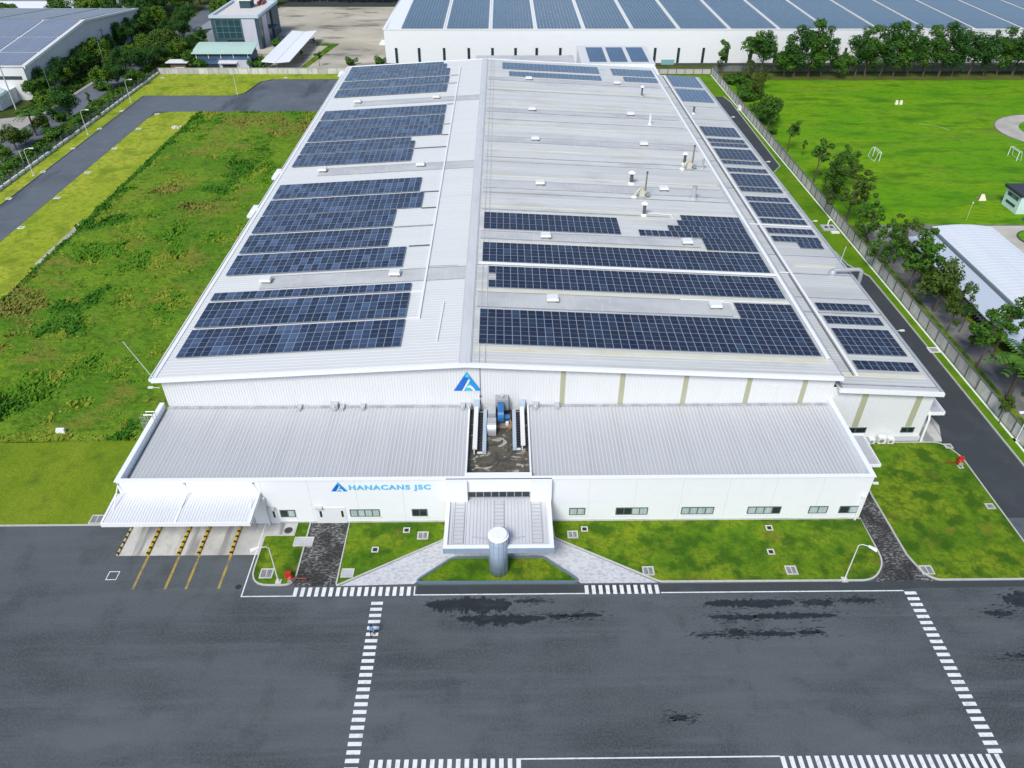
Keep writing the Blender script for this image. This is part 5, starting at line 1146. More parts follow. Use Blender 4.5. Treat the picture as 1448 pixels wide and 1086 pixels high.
# left warehouse with solar roof, gable facing the estate road
lw = thing('warehouse_building', 'pale warehouse at left edge with solar roof and gable end towards the trees', 'warehouse', (-150, 250, 0))
GX, Y0, YR, Y1 = -130.0, 215.2, 254.6, 294.0; ze, zr_ = 9.0, 12.9
b = MB(); b.face([(GX,Y0,0),(GX,Y1,0),(GX,Y1,ze-.1),(GX,YR,zr_-.1),(GX,Y0,ze-.1)]); b.face([(-330,Y0,0),(GX,Y0,0),(GX,Y0,ze-.1),(-330,Y0,ze-.1)])
y = Y0+.4
while y < Y1-.3:
    zt = ze+(zr_-ze)*(1-abs(y-YR)/(YR-Y0))-.3; b.box(GX+.0, y, .3, GX+.05, y+.25, zt); y += .9
b.build('wall', mat('grey_cladding', (.66,.66,.68), .5, [((.3,.3,.08), 4, .5, .8, (.56,.56,.57), .5)]), lw)
b = MB()
for ya, za_, yb, zb2 in ((Y0-.3, ze, YR, zr_), (YR, zr_, Y1+.3, ze)): b.hexa([(-330,ya,za_-.15),(GX+.5,ya,za_-.15),(GX+.5,yb,zb2-.15),(-330,yb,zb2-.15),(-330,ya,za_),(GX+.5,ya,za_),(GX+.5,yb,zb2),(-330,yb,zb2)])
b.build('roof', ROOFL, lw)
b = MB()
for ya, za_, yb, zb2 in ((Y0-.3, ze, YR, zr_), (YR, zr_, Y1+.3, ze)): b.hexa([(GX+.5,ya,za_-.5),(GX+.8,ya,za_-.5),(GX+.8,yb,zb2-.5),(GX+.5,yb,zb2-.5),(GX+.5,ya,za_+.1),(GX+.8,ya,za_+.1),(GX+.8,yb,zb2+.1),(GX+.5,yb,zb2+.1)])
b.build('gable_trim', TRIM, lw)
b = MB(); b.box(-145, Y0-.08, 5.5, GX-1.2, Y0-.001, 6.4); b.build('window', GLASSD, lw)
def zlw(y): return ze+(zr_-ze)*(1-abs(y-YR)/(YR-Y0))
rows = [(215.6, 225.4), (226.0, 238.2), (238.8, 254.1), (255.2, 272.8), (273.4, 292.5)]
bays = [(-141.3, -130.6), (-157.4, -142.1), (-174.4, -158.2), (-192.4, -175.2), (-214, -193.2)]
for k, (a, c) in enumerate(bays):
    t = thing('solar_array', f"pale blue solar bay on the left warehouse roof, {['nearest its gable end','second from its gable end','third from its gable end','fourth from its gable end','fifth from its gable end'][k]}", 'solar array', ((a+c)/2, Y0, 9.2), 'solar bays on the left warehouse roof')
    for y0, y1 in rows:
        b = MB(); n = max(1, round((c-a)/1.1)); p_ = (c-a)/n
        for i in range(n):
            for j in range(4):
                ya = y0+(y1-y0)*j/4; yb = ya+(y1-y0)/4-.04; xa = a+i*p_+.03; xb = xa+p_-.06
                b.hexa([(xa,ya,zlw(ya)+.1),(xb,ya,zlw(ya)+.1),(xb,yb,zlw(yb)+.1),(xa,yb,zlw(yb)+.1),(xa,ya,zlw(ya)+.16),(xb,ya,zlw(ya)+.16),(xb,yb,zlw(yb)+.16),(xa,yb,zlw(yb)+.16)])
        b.build('panel_row', mat('solar_glass_left', (.19,.225,.31), .3, [((.05,.05,1), 3, .4, .7, (.23,.265,.35), .7)], isl=[((.22,.26,.345), .2, 1., .7)]), t)
gh = thing('glazed_lobby', 'low glazed lobby with pale green roof in front of the left warehouse', 'lobby', (-142, 210, 0))
b = MB(); b.box(-160, 206, 0, -134, 215.1, 3.6); b.build('wall', WALL, gh)
b = MB(); b.lathe((-139.5, 207.5, 3.61), [(6.5,0),(6.2,.5),(3.5,.9)], 24); b.build('roof', mat('pale_green_roof', (.50,.64,.62), .4), gh)
b = MB(); b.box(-156, 205.9, 1.0, -135.5, 205.99, 3.0); b.build('window', TEALG, gh)
gt = thing('gate_house', 'small white gate house with a round green window at the left edge', 'gate house', (-141, 197, 0))
b = MB(); b.box(-148, 197.5, 0, -136.8, 201.5, 4.5); b.build('wall', WALL, gt); b = MB(); b.box(-148.3, 197.2, 4.503, -136.5, 201.8, 4.8); b.build('roof', STEELP, gt)
b = MB(); b.tube((-139.7, 197.46, 2.9), (-139.7, 197.40, 2.9), 1.35, 24); b.build('window', TEALG, gt); b = MB(); b.box(-138.2, 197.4, .9, -137.4, 197.48, 1.7); b.build('hatch', DGREY, gt)
for k, (ya, x0, x1, z) in enumerate(((327, -250, -155, 4.2), (319.5, -250, -152.5, 4.0), (340, -260, -140, 6.5))):
    t = thing('low_building', ['long white roofed shed behind the left warehouse, farther one', 'long white roofed shed just behind the left warehouse', 'dark blue roofed shed at the top left edge'][k], 'shed', ((x0+x1)/2, ya, 0))
    b = MB(); b.box(x0, ya, 0, x1, ya+5.5, z-.6); b.build('wall', mat('shed_wall', (.30,.33,.36), .7), t)
    b = MB(); b.hexa([(x0-.3,ya-.4,z-.6),(x1+.3,ya-.4,z-.6),(x1+.3,ya+5.8,z-.3),(x0-.3,ya+5.8,z-.3),(x0-.3,ya-.4,z),(x1+.3,ya-.4,z),(x1+.3,ya+5.8,z+.4),(x0-.3,ya+5.8,z+.4)]); b.build('roof', TRIM if k < 2 else mat('navy_roof', (.03,.04,.10), .5), t)

# blue office block
ob = thing('office_building', 'blue grey office block with tilted glass front and flat roof behind the fence', 'office', (-90, 274, 0))
ox0, ox1, oy0, oy1, oz = -97.3, -81.6, 273.7, 300.5, 10.3
b = MB(); b.box(ox0, oy0, 0, ox1, oy1, oz-.6); b.build('wall', OBLUE, ob)
b = MB(); tk = .55
b.box(ox0-.35, oy0-.35, oz-.597, ox1+.35, oy0+tk, oz+.25); b.box(ox0-.35, oy1-tk, oz-.597, ox1+.35, oy1+.35, oz+.25); b.box(ox0-.35, oy0+tk+.003, oz-.597, ox0+tk, oy1-tk-.003, oz+.25); b.box(ox1-tk, oy0+tk+.003, oz-.597, ox1+.35, oy1-tk-.003, oz+.25); b.build('parapet', mat('parapet_pale', (.50,.60,.66), .5), ob)
b = MB(); b.box(ox0+tk+.01, oy0+tk+.01, oz-.59, ox1-tk-.01, oy1-tk-.01, oz-.4); b.build('roof', mat('pale_pink_roof', (.66,.62,.61), .7), ob)
b = MB(); b.box(-91.5, 289, oz-.39, -87.8, 294, oz+2.0); b.build('stair_tower', TEALG, ob); b = MB(); b.hexa([(-92,288.6,oz+2.0),(-87.4,288.6,oz+2.0),(-87.4,294.4,oz+2.0),(-92,294.4,oz+2.0),(-92,288.6,oz+2.2),(-87.4,288.6,oz+2.2),(-87.4,294.4,oz+2.5),(-92,294.4,oz+2.5)]); b.build('tower_roof', mat('cream_roof', (.70,.70,.58), .6), ob)
b = MB(); b.box(-86.6, 293, oz-.39, -86.2, 300, oz+.9); b.box(-85.6, 295, oz-.39, -85.2, 300, oz+.6); b.build('rooftop_pipe', mat('brown_red', (.25,.08,.07), .6), ob)
b = MB(); b.box(-96.2, oy0-.06, 3.3, -87.25, oy0-.002, 9.3); fr = b.build('window', WFRAME, ob); b = MB(); b.box(-96.0, oy0-.09, 3.5, -87.45, oy0-.063, 9.1); b.build('pane', TEALG, fr)
b = MB()
for k in range(5): xx = -96.0+k*2.1; b.box(xx, oy0-.12, 3.5, xx+.09, oy0-.093, 9.1)
for zz in (5.3, 7.2): b.box(-96.0, oy0-.125, zz, -87.45, oy0-.121, zz+.09)
b.build('mullion', mat('mullion_pale', (.20,.27,.30), .4), fr)
b = MB(); b.box(-93.0, oy0-.09, 1.0, -86.6, oy0-.002, 2.9); b.build('window', GLASSD, ob)
b = MB(); b.box(-87.1, oy0-.30, .02, -82.6, oy0-.003, 9.4); b.build('facade_panel', OGREY, ob)
b = MB(); b.box(ox1+.003, oy0+.1, .02, ox1+.09, oy0+3.6, 9.5); b.box(ox1+.003, oy0+10.6, .6, ox1+.09, oy0+15.0, 9.3); b.build('window', TEALG, ob)
b = MB(); b.box(ox1+.003, oy0+4.2, .02, ox1+.30, oy0+9.6, 9.4); b.build('facade_panel', OGREY, ob)
b = MB(); b.box(ox1+.1, oy0+11, 4.2, ox1+2.6, oy0+17, 4.5); b.box(ox1+.003, oy0+16, .02, ox1+.5, oy0+17.5, 9.0); b.build('balcony', OBLUE, ob)
b = MB(); b.box(ox0-3.2, 276, .02, ox0-.003, 282, 4.6); b.build('side_wing', mat('wing_grey', (.25,.27,.29), .6), ob)
# mint-roofed service building
sb_ = thing('service_building', 'blue service building with curved mint green roof behind the rear fence', 'building', (-87, 248, 0))
b = MB(); b.box(-95.2, 248, 0, -78.3, 256, 3.9); b.build('wall', OBLU2, sb_)
b = MB(); b.box(-95.0, 248.25, 3.903, -78.5, 255.8, 4.7); b.build('clerestory', TEALG, sb_)
b = MB()
prof = [(247.2+i*1.15, 4.75+1.35*math.sin(min(1, i/8)*1.45)) for i in range(9)]
for (ya, za_), (yb, zb2) in zip(prof, prof[1:]): b.hexa([(-96.2,ya,za_-.16),(-77.4,ya,za_-.16),(-77.4,yb,zb2-.16),(-96.2,yb,zb2-.16),(-96.2,ya,za_),(-77.4,ya,za_),(-77.4,yb,zb2),(-96.2,yb,zb2)])
b.build('roof', MINT, sb_)
for x in (-95, -91.2, -87.4, -83.5, -79):
    b = MB(); b.box(x-.08, 247.75, 3.2, x+.08, 247.95, 4.85); b.build('roof_strut', TRIM, sb_)
b = MB(); b.box(-88.3, 247.8, .02, -79.2, 247.99, 2.7); b.build('facade_panel', OGREY, sb_); b = MB(); b.box(-88.4, 246.9, 1.9, -82.6, 247.78, 2.25); b.build('door_canopy', STEELP, sb_)
b = MB(); b.box(-94.2, 247.93, 2.6, -89.0, 247.99, 3.3); b.build('facade_band', OBLUE, sb_)
b = MB(); b.box(-93.5, 247.9, .6, -88.8, 247.995, 1.5); b.box(-87.4, 247.74, .5, -83.0, 247.79, 1.4); b.build('window', GLASSD, sb_)
# carport
cp = thing('carport', 'white butterfly roofed carport beside the mint roofed building', 'carport', (-69, 262, 0))
for s, (xa, xb) in enumerate(((-73.7, -69.55), (-69.45, -65.0))):
    za_, zb2 = (3.5, 3.15) if s == 0 else (3.15, 3.5)
    b = MB(); b.hexa([(xa,242.8,za_-.14),(xb,242.8,zb2-.14),(xb,285.5,zb2-.14),(xa,285.5,za_-.14),(xa,242.8,za_),(xb,242.8,zb2),(xb,285.5,zb2),(xa,285.5,za_)]); b.build('roof_sheet', TRIM, cp)
b = MB(); b.box(-69.44, 242.9, 3.0, -69.56, 285.4, 3.1); b.build('valley_gutter', DGREY, cp)
for i in range(7):
    y = 244+i*6.7; b = MB(); b.tube((-69.5, y, 0), (-69.5, y, 2.9), .1, 8); b.path([(-73.2,y,3.3),(-69.5,y,2.6),(-65.4,y,3.3)], .06, 6); b.build('post', GALV, cp)
sw = thing('shelter', 'small white roofed brown shelter behind the fence among trees', 'shelter', (-101, 247, 0))
b = MB(); b.box(-103.0, 246.3, 0, -98.4, 249.0, 2.3); b.build('wall', BRICKM, sw); b = MB(); b.box(-104.2, 245.6, 2.303, -97.4, 249.8, 2.5); b.build('roof', TRIM, sw)
b = MB(); b.box(-101.8, 246.2, .3, -98.8, 246.29, 1.0); b.build('counter', TRIM, sw)
# far grey shed roof behind the office
gs = thing('low_building', 'long grey roofed shed between office and estate road', 'shed', (-108, 300, 0))
b = MB(); b.hexa([(-107.5,288,0),(-100,288,0),(-100,318,0),(-107.5,318,0),(-107.5,288,3.2),(-100,288,4.0),(-100,318,4.0),(-107.5,318,3.2)]); b.build('wall', mat('wing_grey', (.25,.27,.29), .6), gs)
b = MB(); b.hexa([(-108,287.5,3.1),(-99.5,287.5,4.05),(-99.5,318.5,4.05),(-108,318.5,3.1),(-108,287.5,3.35),(-99.5,287.5,4.3),(-99.5,318.5,4.3),(-108,318.5,3.35)]); b.build('roof', mat('slate_roof', (.26,.28,.33), .6), gs)

# parking shed on the right
sh = thing('parking_shed', 'long pale blue roofed motorbike shed with lower side roof at the right edge', 'shed', (80, 110, 0))
b = MB()
yA, yB_ = 40, 123.8
prof = [(77.2, 4.0), (78.6, 4.2), (80.5, 4.38), (82.4, 4.45), (84.3, 4.38), (86.2, 4.2), (88.0, 3.95)]
for (xa, za_), (xb, zb2) in zip(prof, prof[1:]): b.hexa([(xa,yA,za_-.14),(xb,yA,zb2-.14),(xb,yB_,zb2-.14),(xa,yB_,za_-.14),(xa,yA,za_),(xb,yA,zb2),(xb,yB_,zb2),(xa,yB_,za_)])
y = yA+1
while y < yB_:
    for (xa, za_), (xb, zb2) in zip(prof, prof[1:]): b.hexa([(xa,y,za_),(xb,y,zb2),(xb,y+.1,zb2),(xa,y+.1,za_),(xa,y,za_+.04),(xb,y,zb2+.04),(xb,y+.1,zb2+.04),(xa,y+.1,za_+.04)])
    y += 1.0
b.build('roof', SHEDR, sh)
b = MB(); b.hexa([(72.2,yA,2.7),(77.0,yA,3.3),(77.0,122.0,3.3),(72.2,122.0,2.7),(72.2,yA,2.85),(77.0,yA,3.45),(77.0,122.0,3.45),(72.2,122.0,2.85)]); b.build('side_roof', mat('side_roof_sheet', (.50,.56,.66), .45), sh)
b = MB(); b.box(76.85, yA, 3.46, 77.15, 123.6, 3.95); b.build('gutter', mat('dark_teal_gutter', (.13,.18,.20), .5), sh)
for i in range(15):
    y = yB_-1.2-i*5.2
    for x in (73.3, 77.0, 87.4):
        b = MB(); b.tube((x, y, 0), (x, y, 2.7 if x < 75 else 3.3), .07, 6); b.build('post', GALV, sh)
# motorbikes parked along the shed edge
def bike():
    t = thing('motorbike', 'x', 'motorbike', (0,0,0), 'motorbikes parked in the shed')
    for yy in (-.62, .62):
        b = MB(); b.tube((-.05, yy, .3), (.05, yy, .3), .3, 14); w_ = b.build('wheel', BLACK, t); b = MB(); b.tube((-.055, yy, .3), (.055, yy, .3), .17, 12); b.build('rim', GALV, w_)
    b = MB(); b.hexa([(-.12,-.45,.3),(.12,-.45,.3),(.12,.35,.3),(-.12,.35,.3),(-.16,-.75,.72),(.16,-.75,.72),(.1,.25,.6),(-.1,.25,.6)]); b.hexa([(-.14,.35,.35),(.14,.35,.35),(.12,.5,.4),(-.12,.5,.4),(-.12,.38,.95),(.12,.38,.95),(.1,.5,.95),(-.1,.5,.95)]); b.build('body', STEELP, t)
    b = MB(); b.hexa([(-.13,-.7,.72),(.13,-.7,.72),(.12,.15,.66),(-.12,.15,.66),(-.11,-.68,.82),(.11,-.68,.82),(.1,.12,.76),(-.1,.12,.76)]); b.build('seat', BLACK, t)
    b = MB(); b.tube((-.32, .38, 1.02), (.32, .38, 1.02), .025, 6); b.tube((0, .4, .9), (0, .38, 1.02), .03, 6); b.tube((0,.55,.3),(0,.42,.92),.035,6); b.build('handlebar', DGREY, t)
    return t
bp_ = bike()
for k in range(12):
    y = 97.2+k*.85
    o = bp_ if k == 0 else copy_tree(bp_, (0,0,0))
    o.location = (74.3+random.uniform(-.1,.1), y, .02); o.rotation_euler = (0, 0, rad(90+random.uniform(-8,8))); o['label'] = f'white motorbike half under the shed roof edge, {ORD[k]} in the row'
# field things
def goal(x, y, s, label):
    t = thing('football_goal', label, 'goal', (x, y, 0), 'football goals'); W2 = 1.8; H_ = 2.1
    b = MB(); b.tube((x, y-W2, 0), (x, y-W2, H_), .075, 8); b.tube((x, y+W2, 0), (x, y+W2, H_), .075, 8); b.tube((x, y-W2, H_), (x, y+W2, H_), .075, 8); b.build('goal_frame', TRIM, t)
    b = MB()
    for yy in (-W2, W2): b.path([(x,y+yy,H_),(x+s*.6,y+yy,H_),(x+s*1.1,y+yy,0)], .05, 6)
    b.tube((x+s*.6,y-W2,H_),(x+s*.6,y+W2,H_),.045,6); b.tube((x+s*1.1,y-W2,.05),(x+s*1.1,y+W2,.05),.045,6); b.build('rear_frame', STEELP, t)
goal(86.2, 168.6, -1, 'white football goal on the near side of the playing field'); goal(118.0, 168.8, 1, 'white football goal on the far right side of the playing field')
x, y = G(1387, 283); t = thing('warning_board', 'small white folded board standing alone on the playing field', 'board', (x, y, .06))
b = MB(); b.hexa([(x-.8,y-.6,.1),(x+.8,y-.6,.1),(x+.8,y-.5,.1),(x-.8,y-.5,.1),(x-.3,y-.05,1.3),(x+.3,y-.05,1.3),(x+.3,y,1.3),(x-.3,y,1.3)]); b.build('front_board', mat('cream_board', (.75,.68,.52), .6), t)
b = MB(); b.hexa([(x-.8,y+.5,.1),(x+.8,y+.5,.1),(x+.8,y+.6,.1),(x-.8,y+.6,.1),(x-.3,y+.003,1.3),(x+.3,y+.003,1.3),(x+.3,y+.05,1.3),(x-.3,y+.05,1.3)]); b.build('rear_board', mat('pale_red_board', (.55,.30,.24), .6), t)
x, y = G(1270, 148); t = thing('warning_board', 'tiny pair of pale boards far out on the playing field', 'board', (x, y, .06))
for dx in (-.6, .6):
    b = MB(); b.hexa([(x+dx-.4,y-.4,.1),(x+dx+.4,y-.4,.1),(x+dx+.4,y+.4,.1),(x+dx-.4,y+.4,.1),(x+dx-.3,y-.05,1.2),(x+dx+.3,y-.05,1.2),(x+dx+.3,y+.05,1.2),(x+dx-.3,y+.05,1.2)]); b.build('board', mat('cream_board2', (.70,.68,.50), .6), t)
x, y = G(1366, 312); t = thing('field_post', 'thin pale post at the near edge of the playing field', 'post', (x, y, 0))
b = MB(); b.tube((x, y, 0), (x, y, 3.6), .05, 6); b.build('shaft', mat('pale_green_post', (.42,.55,.30), .6), t); b = MB(); b.box(x-.12, y-.12, 3.6, x+.12, y+.12, 3.8); b.build('cap', STEELP, t)
# hut and drums
ht = thing('field_hut', 'small pale mint hut with dark roof beside the playing field', 'hut', (103.5, 140, 0))
hx0, hx1, hy0, hy1 = 101.6, 107, 137.8, 143.0
b = MB(); b.hexa([(hx0,hy0,0),(hx1,hy0,0),(hx1,hy1,0),(hx0,hy1,0),(hx0,hy0,3.5),(hx1,hy0,3.5),(hx1,hy1,3.9),(hx0,hy1,3.9)]); b.build('wall', mat('mint_wall', (.60,.76,.73), .6), ht)
b = MB(); b.box(hx0-.4, hy0-.5, 3.95, hx1+.4, hy1+.5, 4.15); b.box(hx0-.42, hy0-.5, 3.6, hx0-.403, hy1+.5, 4.15); b.build('roof', mat('dark_hut_roof', (.035,.03,.045), .5), ht)
b = MB(); b.box(hx0-.06, 138.6, 2.4, hx0-.003, 142.2, 3.1); b.box(hx0-.06, 138.8, 1.0, hx0-.003, 142.0, 1.5); b.build('window', TEALG, ht)
for k, (dx, dy) in enumerate(((0,0), (1.1,.3), (.4,-1.0))):
    x, y = 101.9+dx, 134.7+dy; t = thing('water_drum', ['blue water drum nearest the mint hut wall corner', 'blue water drum on the right of the group by the hut', 'blue water drum in front of the group by the hut'][k], 'drum', (x, y, 0), 'blue drums beside the hut')
    b = MB(); b.lathe((x, y, 0), [(.48,0),(.52,.1),(.50,.7),(.52,.75),(.50,1.3),(.4,1.4)], 18); b.build('barrel', BLUEP, t)
    b = MB(); b.lathe((x, y, 1.4), [(.3,0),(.3,.08)], 14); b.build('lid', mat('pale_blue_lid', (.35,.48,.62), .5), t)

# ================================================================== TREES
def crown_mesh(seed, n, rx, ry, rz, cz_, cr, nl, leaf, m, gap=.0):
    r = random.Random(seed); V = []; F = []
    cl = []
    tries = 0
    while len(cl) < n and tries < 4000:
        tries += 1
        d = Vector((r.gauss(0,1), r.gauss(0,1), r.gauss(0,1))).normalized(); k = r.uniform(.35, 1.0)
        p = Vector((d.x*rx*k, d.y*ry*k, d.z*rz*k))
        if p.z < -rz*.75: continue
        if all((p-q).length > cr*.62 for q, _ in cl): cl.append((p, cr*r.uniform(.65, 1.25)))
    for p, c in cl:
        for _ in range(nl):
            d = Vector((r.gauss(0,1), r.gauss(0,1), r.gauss(0,1)+.15)).normalized(); k = r.uniform(.55, 1.05)
            o = p + d*c*k; o.z += cz_
            nrm = (d + Vector((r.uniform(-.7,.7), r.uniform(-.7,.7), r.uniform(-.4,.7)))).normalized()
            a = nrm.orthogonal().normalized(); b_ = nrm.cross(a); t = r.uniform(0, 6.28)
            u = (a*math.cos(t)+b_*math.sin(t))*leaf*r.uniform(.6,1.3); v = (b_*math.cos(t)-a*math.sin(t))*leaf*r.uniform(.35,.75)
            i = len(V); V += [o-u, o+v, o+u, o-v]; F.append((i, i+1, i+2, i+3))
    me = bpy.data.meshes.new('crown'); me.from_pydata([tuple(v) for v in V], [], F); me.materials.append(m); me.update()
    return me, [(p+Vector((0,0,cz_)), c) for p, c in cl]
PROTO = {}
def tree_proto(key, seed, n, rx, ry, rz, h, cr, nl, leaf, m, tr=.16, palm=False):
    me, cl = crown_mesh(seed, n, rx, ry, rz, h-rz, cr, nl, leaf, m)
    b = MB(); r = random.Random(seed)
    hz = max(.3, h-2*rz*.95)
    k1 = Vector((r.uniform(-.2,.2), r.uniform(-.2,.2), hz)); b.tube((0,0,0), k1, tr*1.25, 8, tr*.8)
    top = Vector((0, 0, h-rz*.6)); b.tube(k1, top, tr*.8, 7, tr*.3)
    for p, c in cl[:9]:
        s = k1.lerp(top, r.uniform(0,.7)); b.tube(s, p, tr*.42, 5, tr*.14)
    tm = b.build('trunk', BARK); d = tm.data; bpy.data.objects.remove(tm)
    PROTO[key] = (me, d, h)
tree_proto('broad',   1, 26, 2.7, 2.7, 3.3, 9.5, 1.15, 150, .215, LEAFD)
tree_proto('broad2',  2, 24, 3.2, 2.8, 2.8, 8.5, 1.2, 150, .215, LEAFD)
tree_proto('tall',    3, 30, 2.3, 2.3, 5.2, 12,  1.15, 150, .215, LEAFD)
tree_proto('tall2',   4, 30, 2.4, 2.1, 5.5, 12.5, 1.1, 150, .215, LEAFM)
tree_proto('broadopen', 14, 20, 2.6, 2.3, 2.6, 8.5, .78, 80, .24, LEAFM, .13)
tree_proto('loose',   5, 10, 1.7, 1.7, 1.9, 7.0, .62, 75, .22, LEAFD, .11)
tree_proto('loose2',  6, 13, 1.9, 1.6, 2.6, 8.0, .60, 75, .22, LEAFM, .11)
tree_proto('airy',    7, 20, 2.2, 2.0, 2.7, 8.0, .50, 55, .20, LEAFO, .10)
tree_proto('airybig', 15, 40, 3.6, 3.2, 3.3, 8.6, .55, 62, .19, LEAFM, .12)
tree_proto('airyolive', 16, 40, 3.6, 3.0, 3.5, 8.6, .5, 58, .19, LEAFO, .12)
tree_proto('mid',     8, 22, 2.4, 2.4, 2.3, 6.0, 1.0, 140, .21, LEAFM)
tree_proto('bright',  9, 20, 2.4, 2.4, 2.0, 5.2, .95, 140, .21, LEAFB)
tree_proto('bush',   10, 12, 1.3, 1.3, .9, 1.9, .65, 80, .22, LEAFM, .06)
tree_proto('slim',   11, 12, .9, .9, 3.0, 7.5, .55, 70, .22, LEAFM, .09)
tree_proto('olive',  12, 20, 2.3, 2.3, 2.1, 5.5, .95, 140, .21, LEAFO)
# palm: drooping fronds
def palm_proto():
    r = random.Random(5); V = []; F = []
    for k in range(17):
        a = k*2.4; L_ = r.uniform(2.2, 3.0); up_ = r.uniform(.3, 1.3); n = 9
        for i in range(n):
            t = i/n; c = Vector((math.cos(a)*L_*t, math.sin(a)*L_*t, 4.6+up_*t*1.8-1.9*t*t)); side = Vector((-math.sin(a), math.cos(a), -.35))
            for s in (-1, 1):
                d = Vector((side.x*s, side.y*s, -.35))*(.75*(1-t*.6)); fw = Vector((math.cos(a), math.sin(a), -.2))*.22
                j = len(V); V += [c, c+fw, c+fw+d, c+d*.9]; F.append((j, j+1, j+2, j+3))
    me = bpy.data.meshes.new('crown'); me.from_pydata([tuple(v) for v in V], [], F); me.materials.append(LEAFM); me.update()
    b = MB(); b.tube((0,0,0), (.15,0,4.7), .2, 8, .13); tm = b.build('trunk', BARK); d = tm.data; bpy.data.objects.remove(tm); PROTO['palm'] = (me, d, 6.0)
palm_proto()
def tree(x, y, h, key, label, cat='tree', grp=None, wide=1.0, name=None):
    me, tm, h0 = PROTO[key]; s = h/h0
    nm = name or ('shrub' if key == 'bush' else 'palm_tree' if key == 'palm' else 'tree')
    t = thing(nm, label, 'shrub' if key == 'bush' else cat, (x, y, 0), grp)
    c = bpy.data.objects.new('crown', me); k = bpy.data.objects.new('trunk', tm)
    for o in (c, k): COL.objects.link(o); o.parent = t
    rr = random.Random(int(x*97+y*31)); t.rotation_euler = (rr.uniform(-.05,.05), rr.uniform(-.05,.05), rr.uniform(0, 6.28)); wv = wide*rr.uniform(.92, 1.12)*(1.22 if grp == 'trees in front of the rear warehouse' else .98 if grp == 'trees along the right fence' else 1.1)
    t.scale = (s*wv, s*wv, s*rr.uniform(.95,1.05))
    return t
# row in front of the rear warehouse
row = [(1018,243.5,9.5,'slim',1.0), (1057,241,12.0,'loose2',1.35), (1073,241,11.4,'broad',1.0), (1108,238,8.0,'mid',.9), (1121,238,13.6,'tall',1.05), (1142,238,14.8,'tall2',1.15), (1160,238,14.0,'tall',1.05), (1186,238,7.2,'mid',.95), (1208,238,11.2,'broad',1.0), (1222,238,14.2,'tall2',1.0), (1243,238,14.6,'tall',1.0), (1262,238,14.4,'tall2',.95), (1282,238,13.6,'tall',1.0), (1304,238,14.4,'tall2',1.0), (1326,238,14.6,'tall',1.05), (1345,238,12.6,'tall',.85), (1368,239,10.6,'broad2',1.0), (1389,239,12.6,'tall',.9), (1408,239,13.0,'tall2',.9), (1430,239,12.6,'broad',1.1), (1447,239,13.2,'tall',1.1), (1470,239,13.2,'tall2',1.1), (1492,239,13,'tall',1.1)]
for k, (px, y, h, key, wd) in enumerate(row):
    x = G(px, 110)[0]*(y/237.3)
    if px == 1018: lab = 'slim young tree before the rear warehouse beside the fence corner'
    else: lab = f"{'low round' if h < 8.5 else 'tall' if h > 12.5 else 'mid height'} dark green tree before the rear warehouse, {ORD[k-1] if k-1 < 20 else 'last but ' + ('one' if k == 21 else 'none')} from the fence corner"
    tree(x, y, h*1.06, key, lab, grp='trees in front of the rear warehouse', wide=wd)
# trees outside the right fence, from far to near
rt = [((1056,122),7.4,'airyolive',.9,'olive wispy sapling at the far end of the right fence'), ((1066,140),6.2,'olive',.8,'olive bushy tree at the far end of the right fence'), ((1076,128),6.6,'airyolive',.9,'pale wispy tree at the far field corner'), ((1072,172),7.0,'airyolive',.8,'thin bare sapling behind the dark bushy tree by the fence'), ((1085,180),8.2,'mid',.85,'dense dark bushy tree by the fence, beyond the far road bend'),
      ((1113,215),7.4,'loose2',1.2,'small open dark tree leaning over the far fence'), ((1134,222),4.6,'airy',.5,'very thin sapling between two small open trees by the fence'), ((1150,258),9.4,'loose2',1.3,'open crowned tree with tall bare trunk by the fence'), ((1172,288),11.0,'tall2',1.15,'tall dense dark tree midway along the fence'), ((1186,268),9.2,'airybig',1.05,'open tree with spreading side limb beside the tall dense tree'),
      ((1196,315),10.8,'airyolive',1.25,'large airy olive tree midway along the fence'), ((1218,350),8.8,'airybig',1.0,'dark rounded tree near the corner of the playing field'), ((1246,385),9.5,'airybig',.95,'dark spreading tree over the car park head'), ((1264,372),8.6,'airyolive',.9,'olive thin tree over the car park head'), ((1282,422),10.6,'broadopen',1.0,'large dark tree beside the shed roof corner'),
      ((1300,398),9.8,'loose2',1.1,'leafy tree overhanging the shed roof corner'), ((1320,440),8.4,'olive',1.0,'olive leaved tree along the shed edge'), ((1338,470),8.6,'airyolive',.85,'wispy olive tree along the shed strip'), ((1356,470),5.4,'loose',.8,'small tree with bare limbs over the shed side roof'), ((1380,520),8.6,'broadopen',1.0,'dark bushy tree close to the shed side roof'),
      ((1404,506),9.8,'loose2',1.15,'bright leafed open tree leaning over the shed roof'), ((1362,505),6.4,'airy',.9,'thin crooked tree at the fence strip with bent trunk'), ((1424,566),8.4,'palm',1.1,'feathery palm like tree in the car park'), ((1446,560),9.0,'broadopen',1.0,'dense tree at the right edge by the shed'), ((1412,600),5.2,'airy',.8,'thin sapling at the fence near the right edge'), ((1440,528),7.6,'loose2',1.0,'open leafy tree against the shed at right edge')]
for p, h, key, wd, lab in rt:
    x, y = G(*p); tree(x, y, h, key, lab, grp='trees along the right fence', wide=wd)
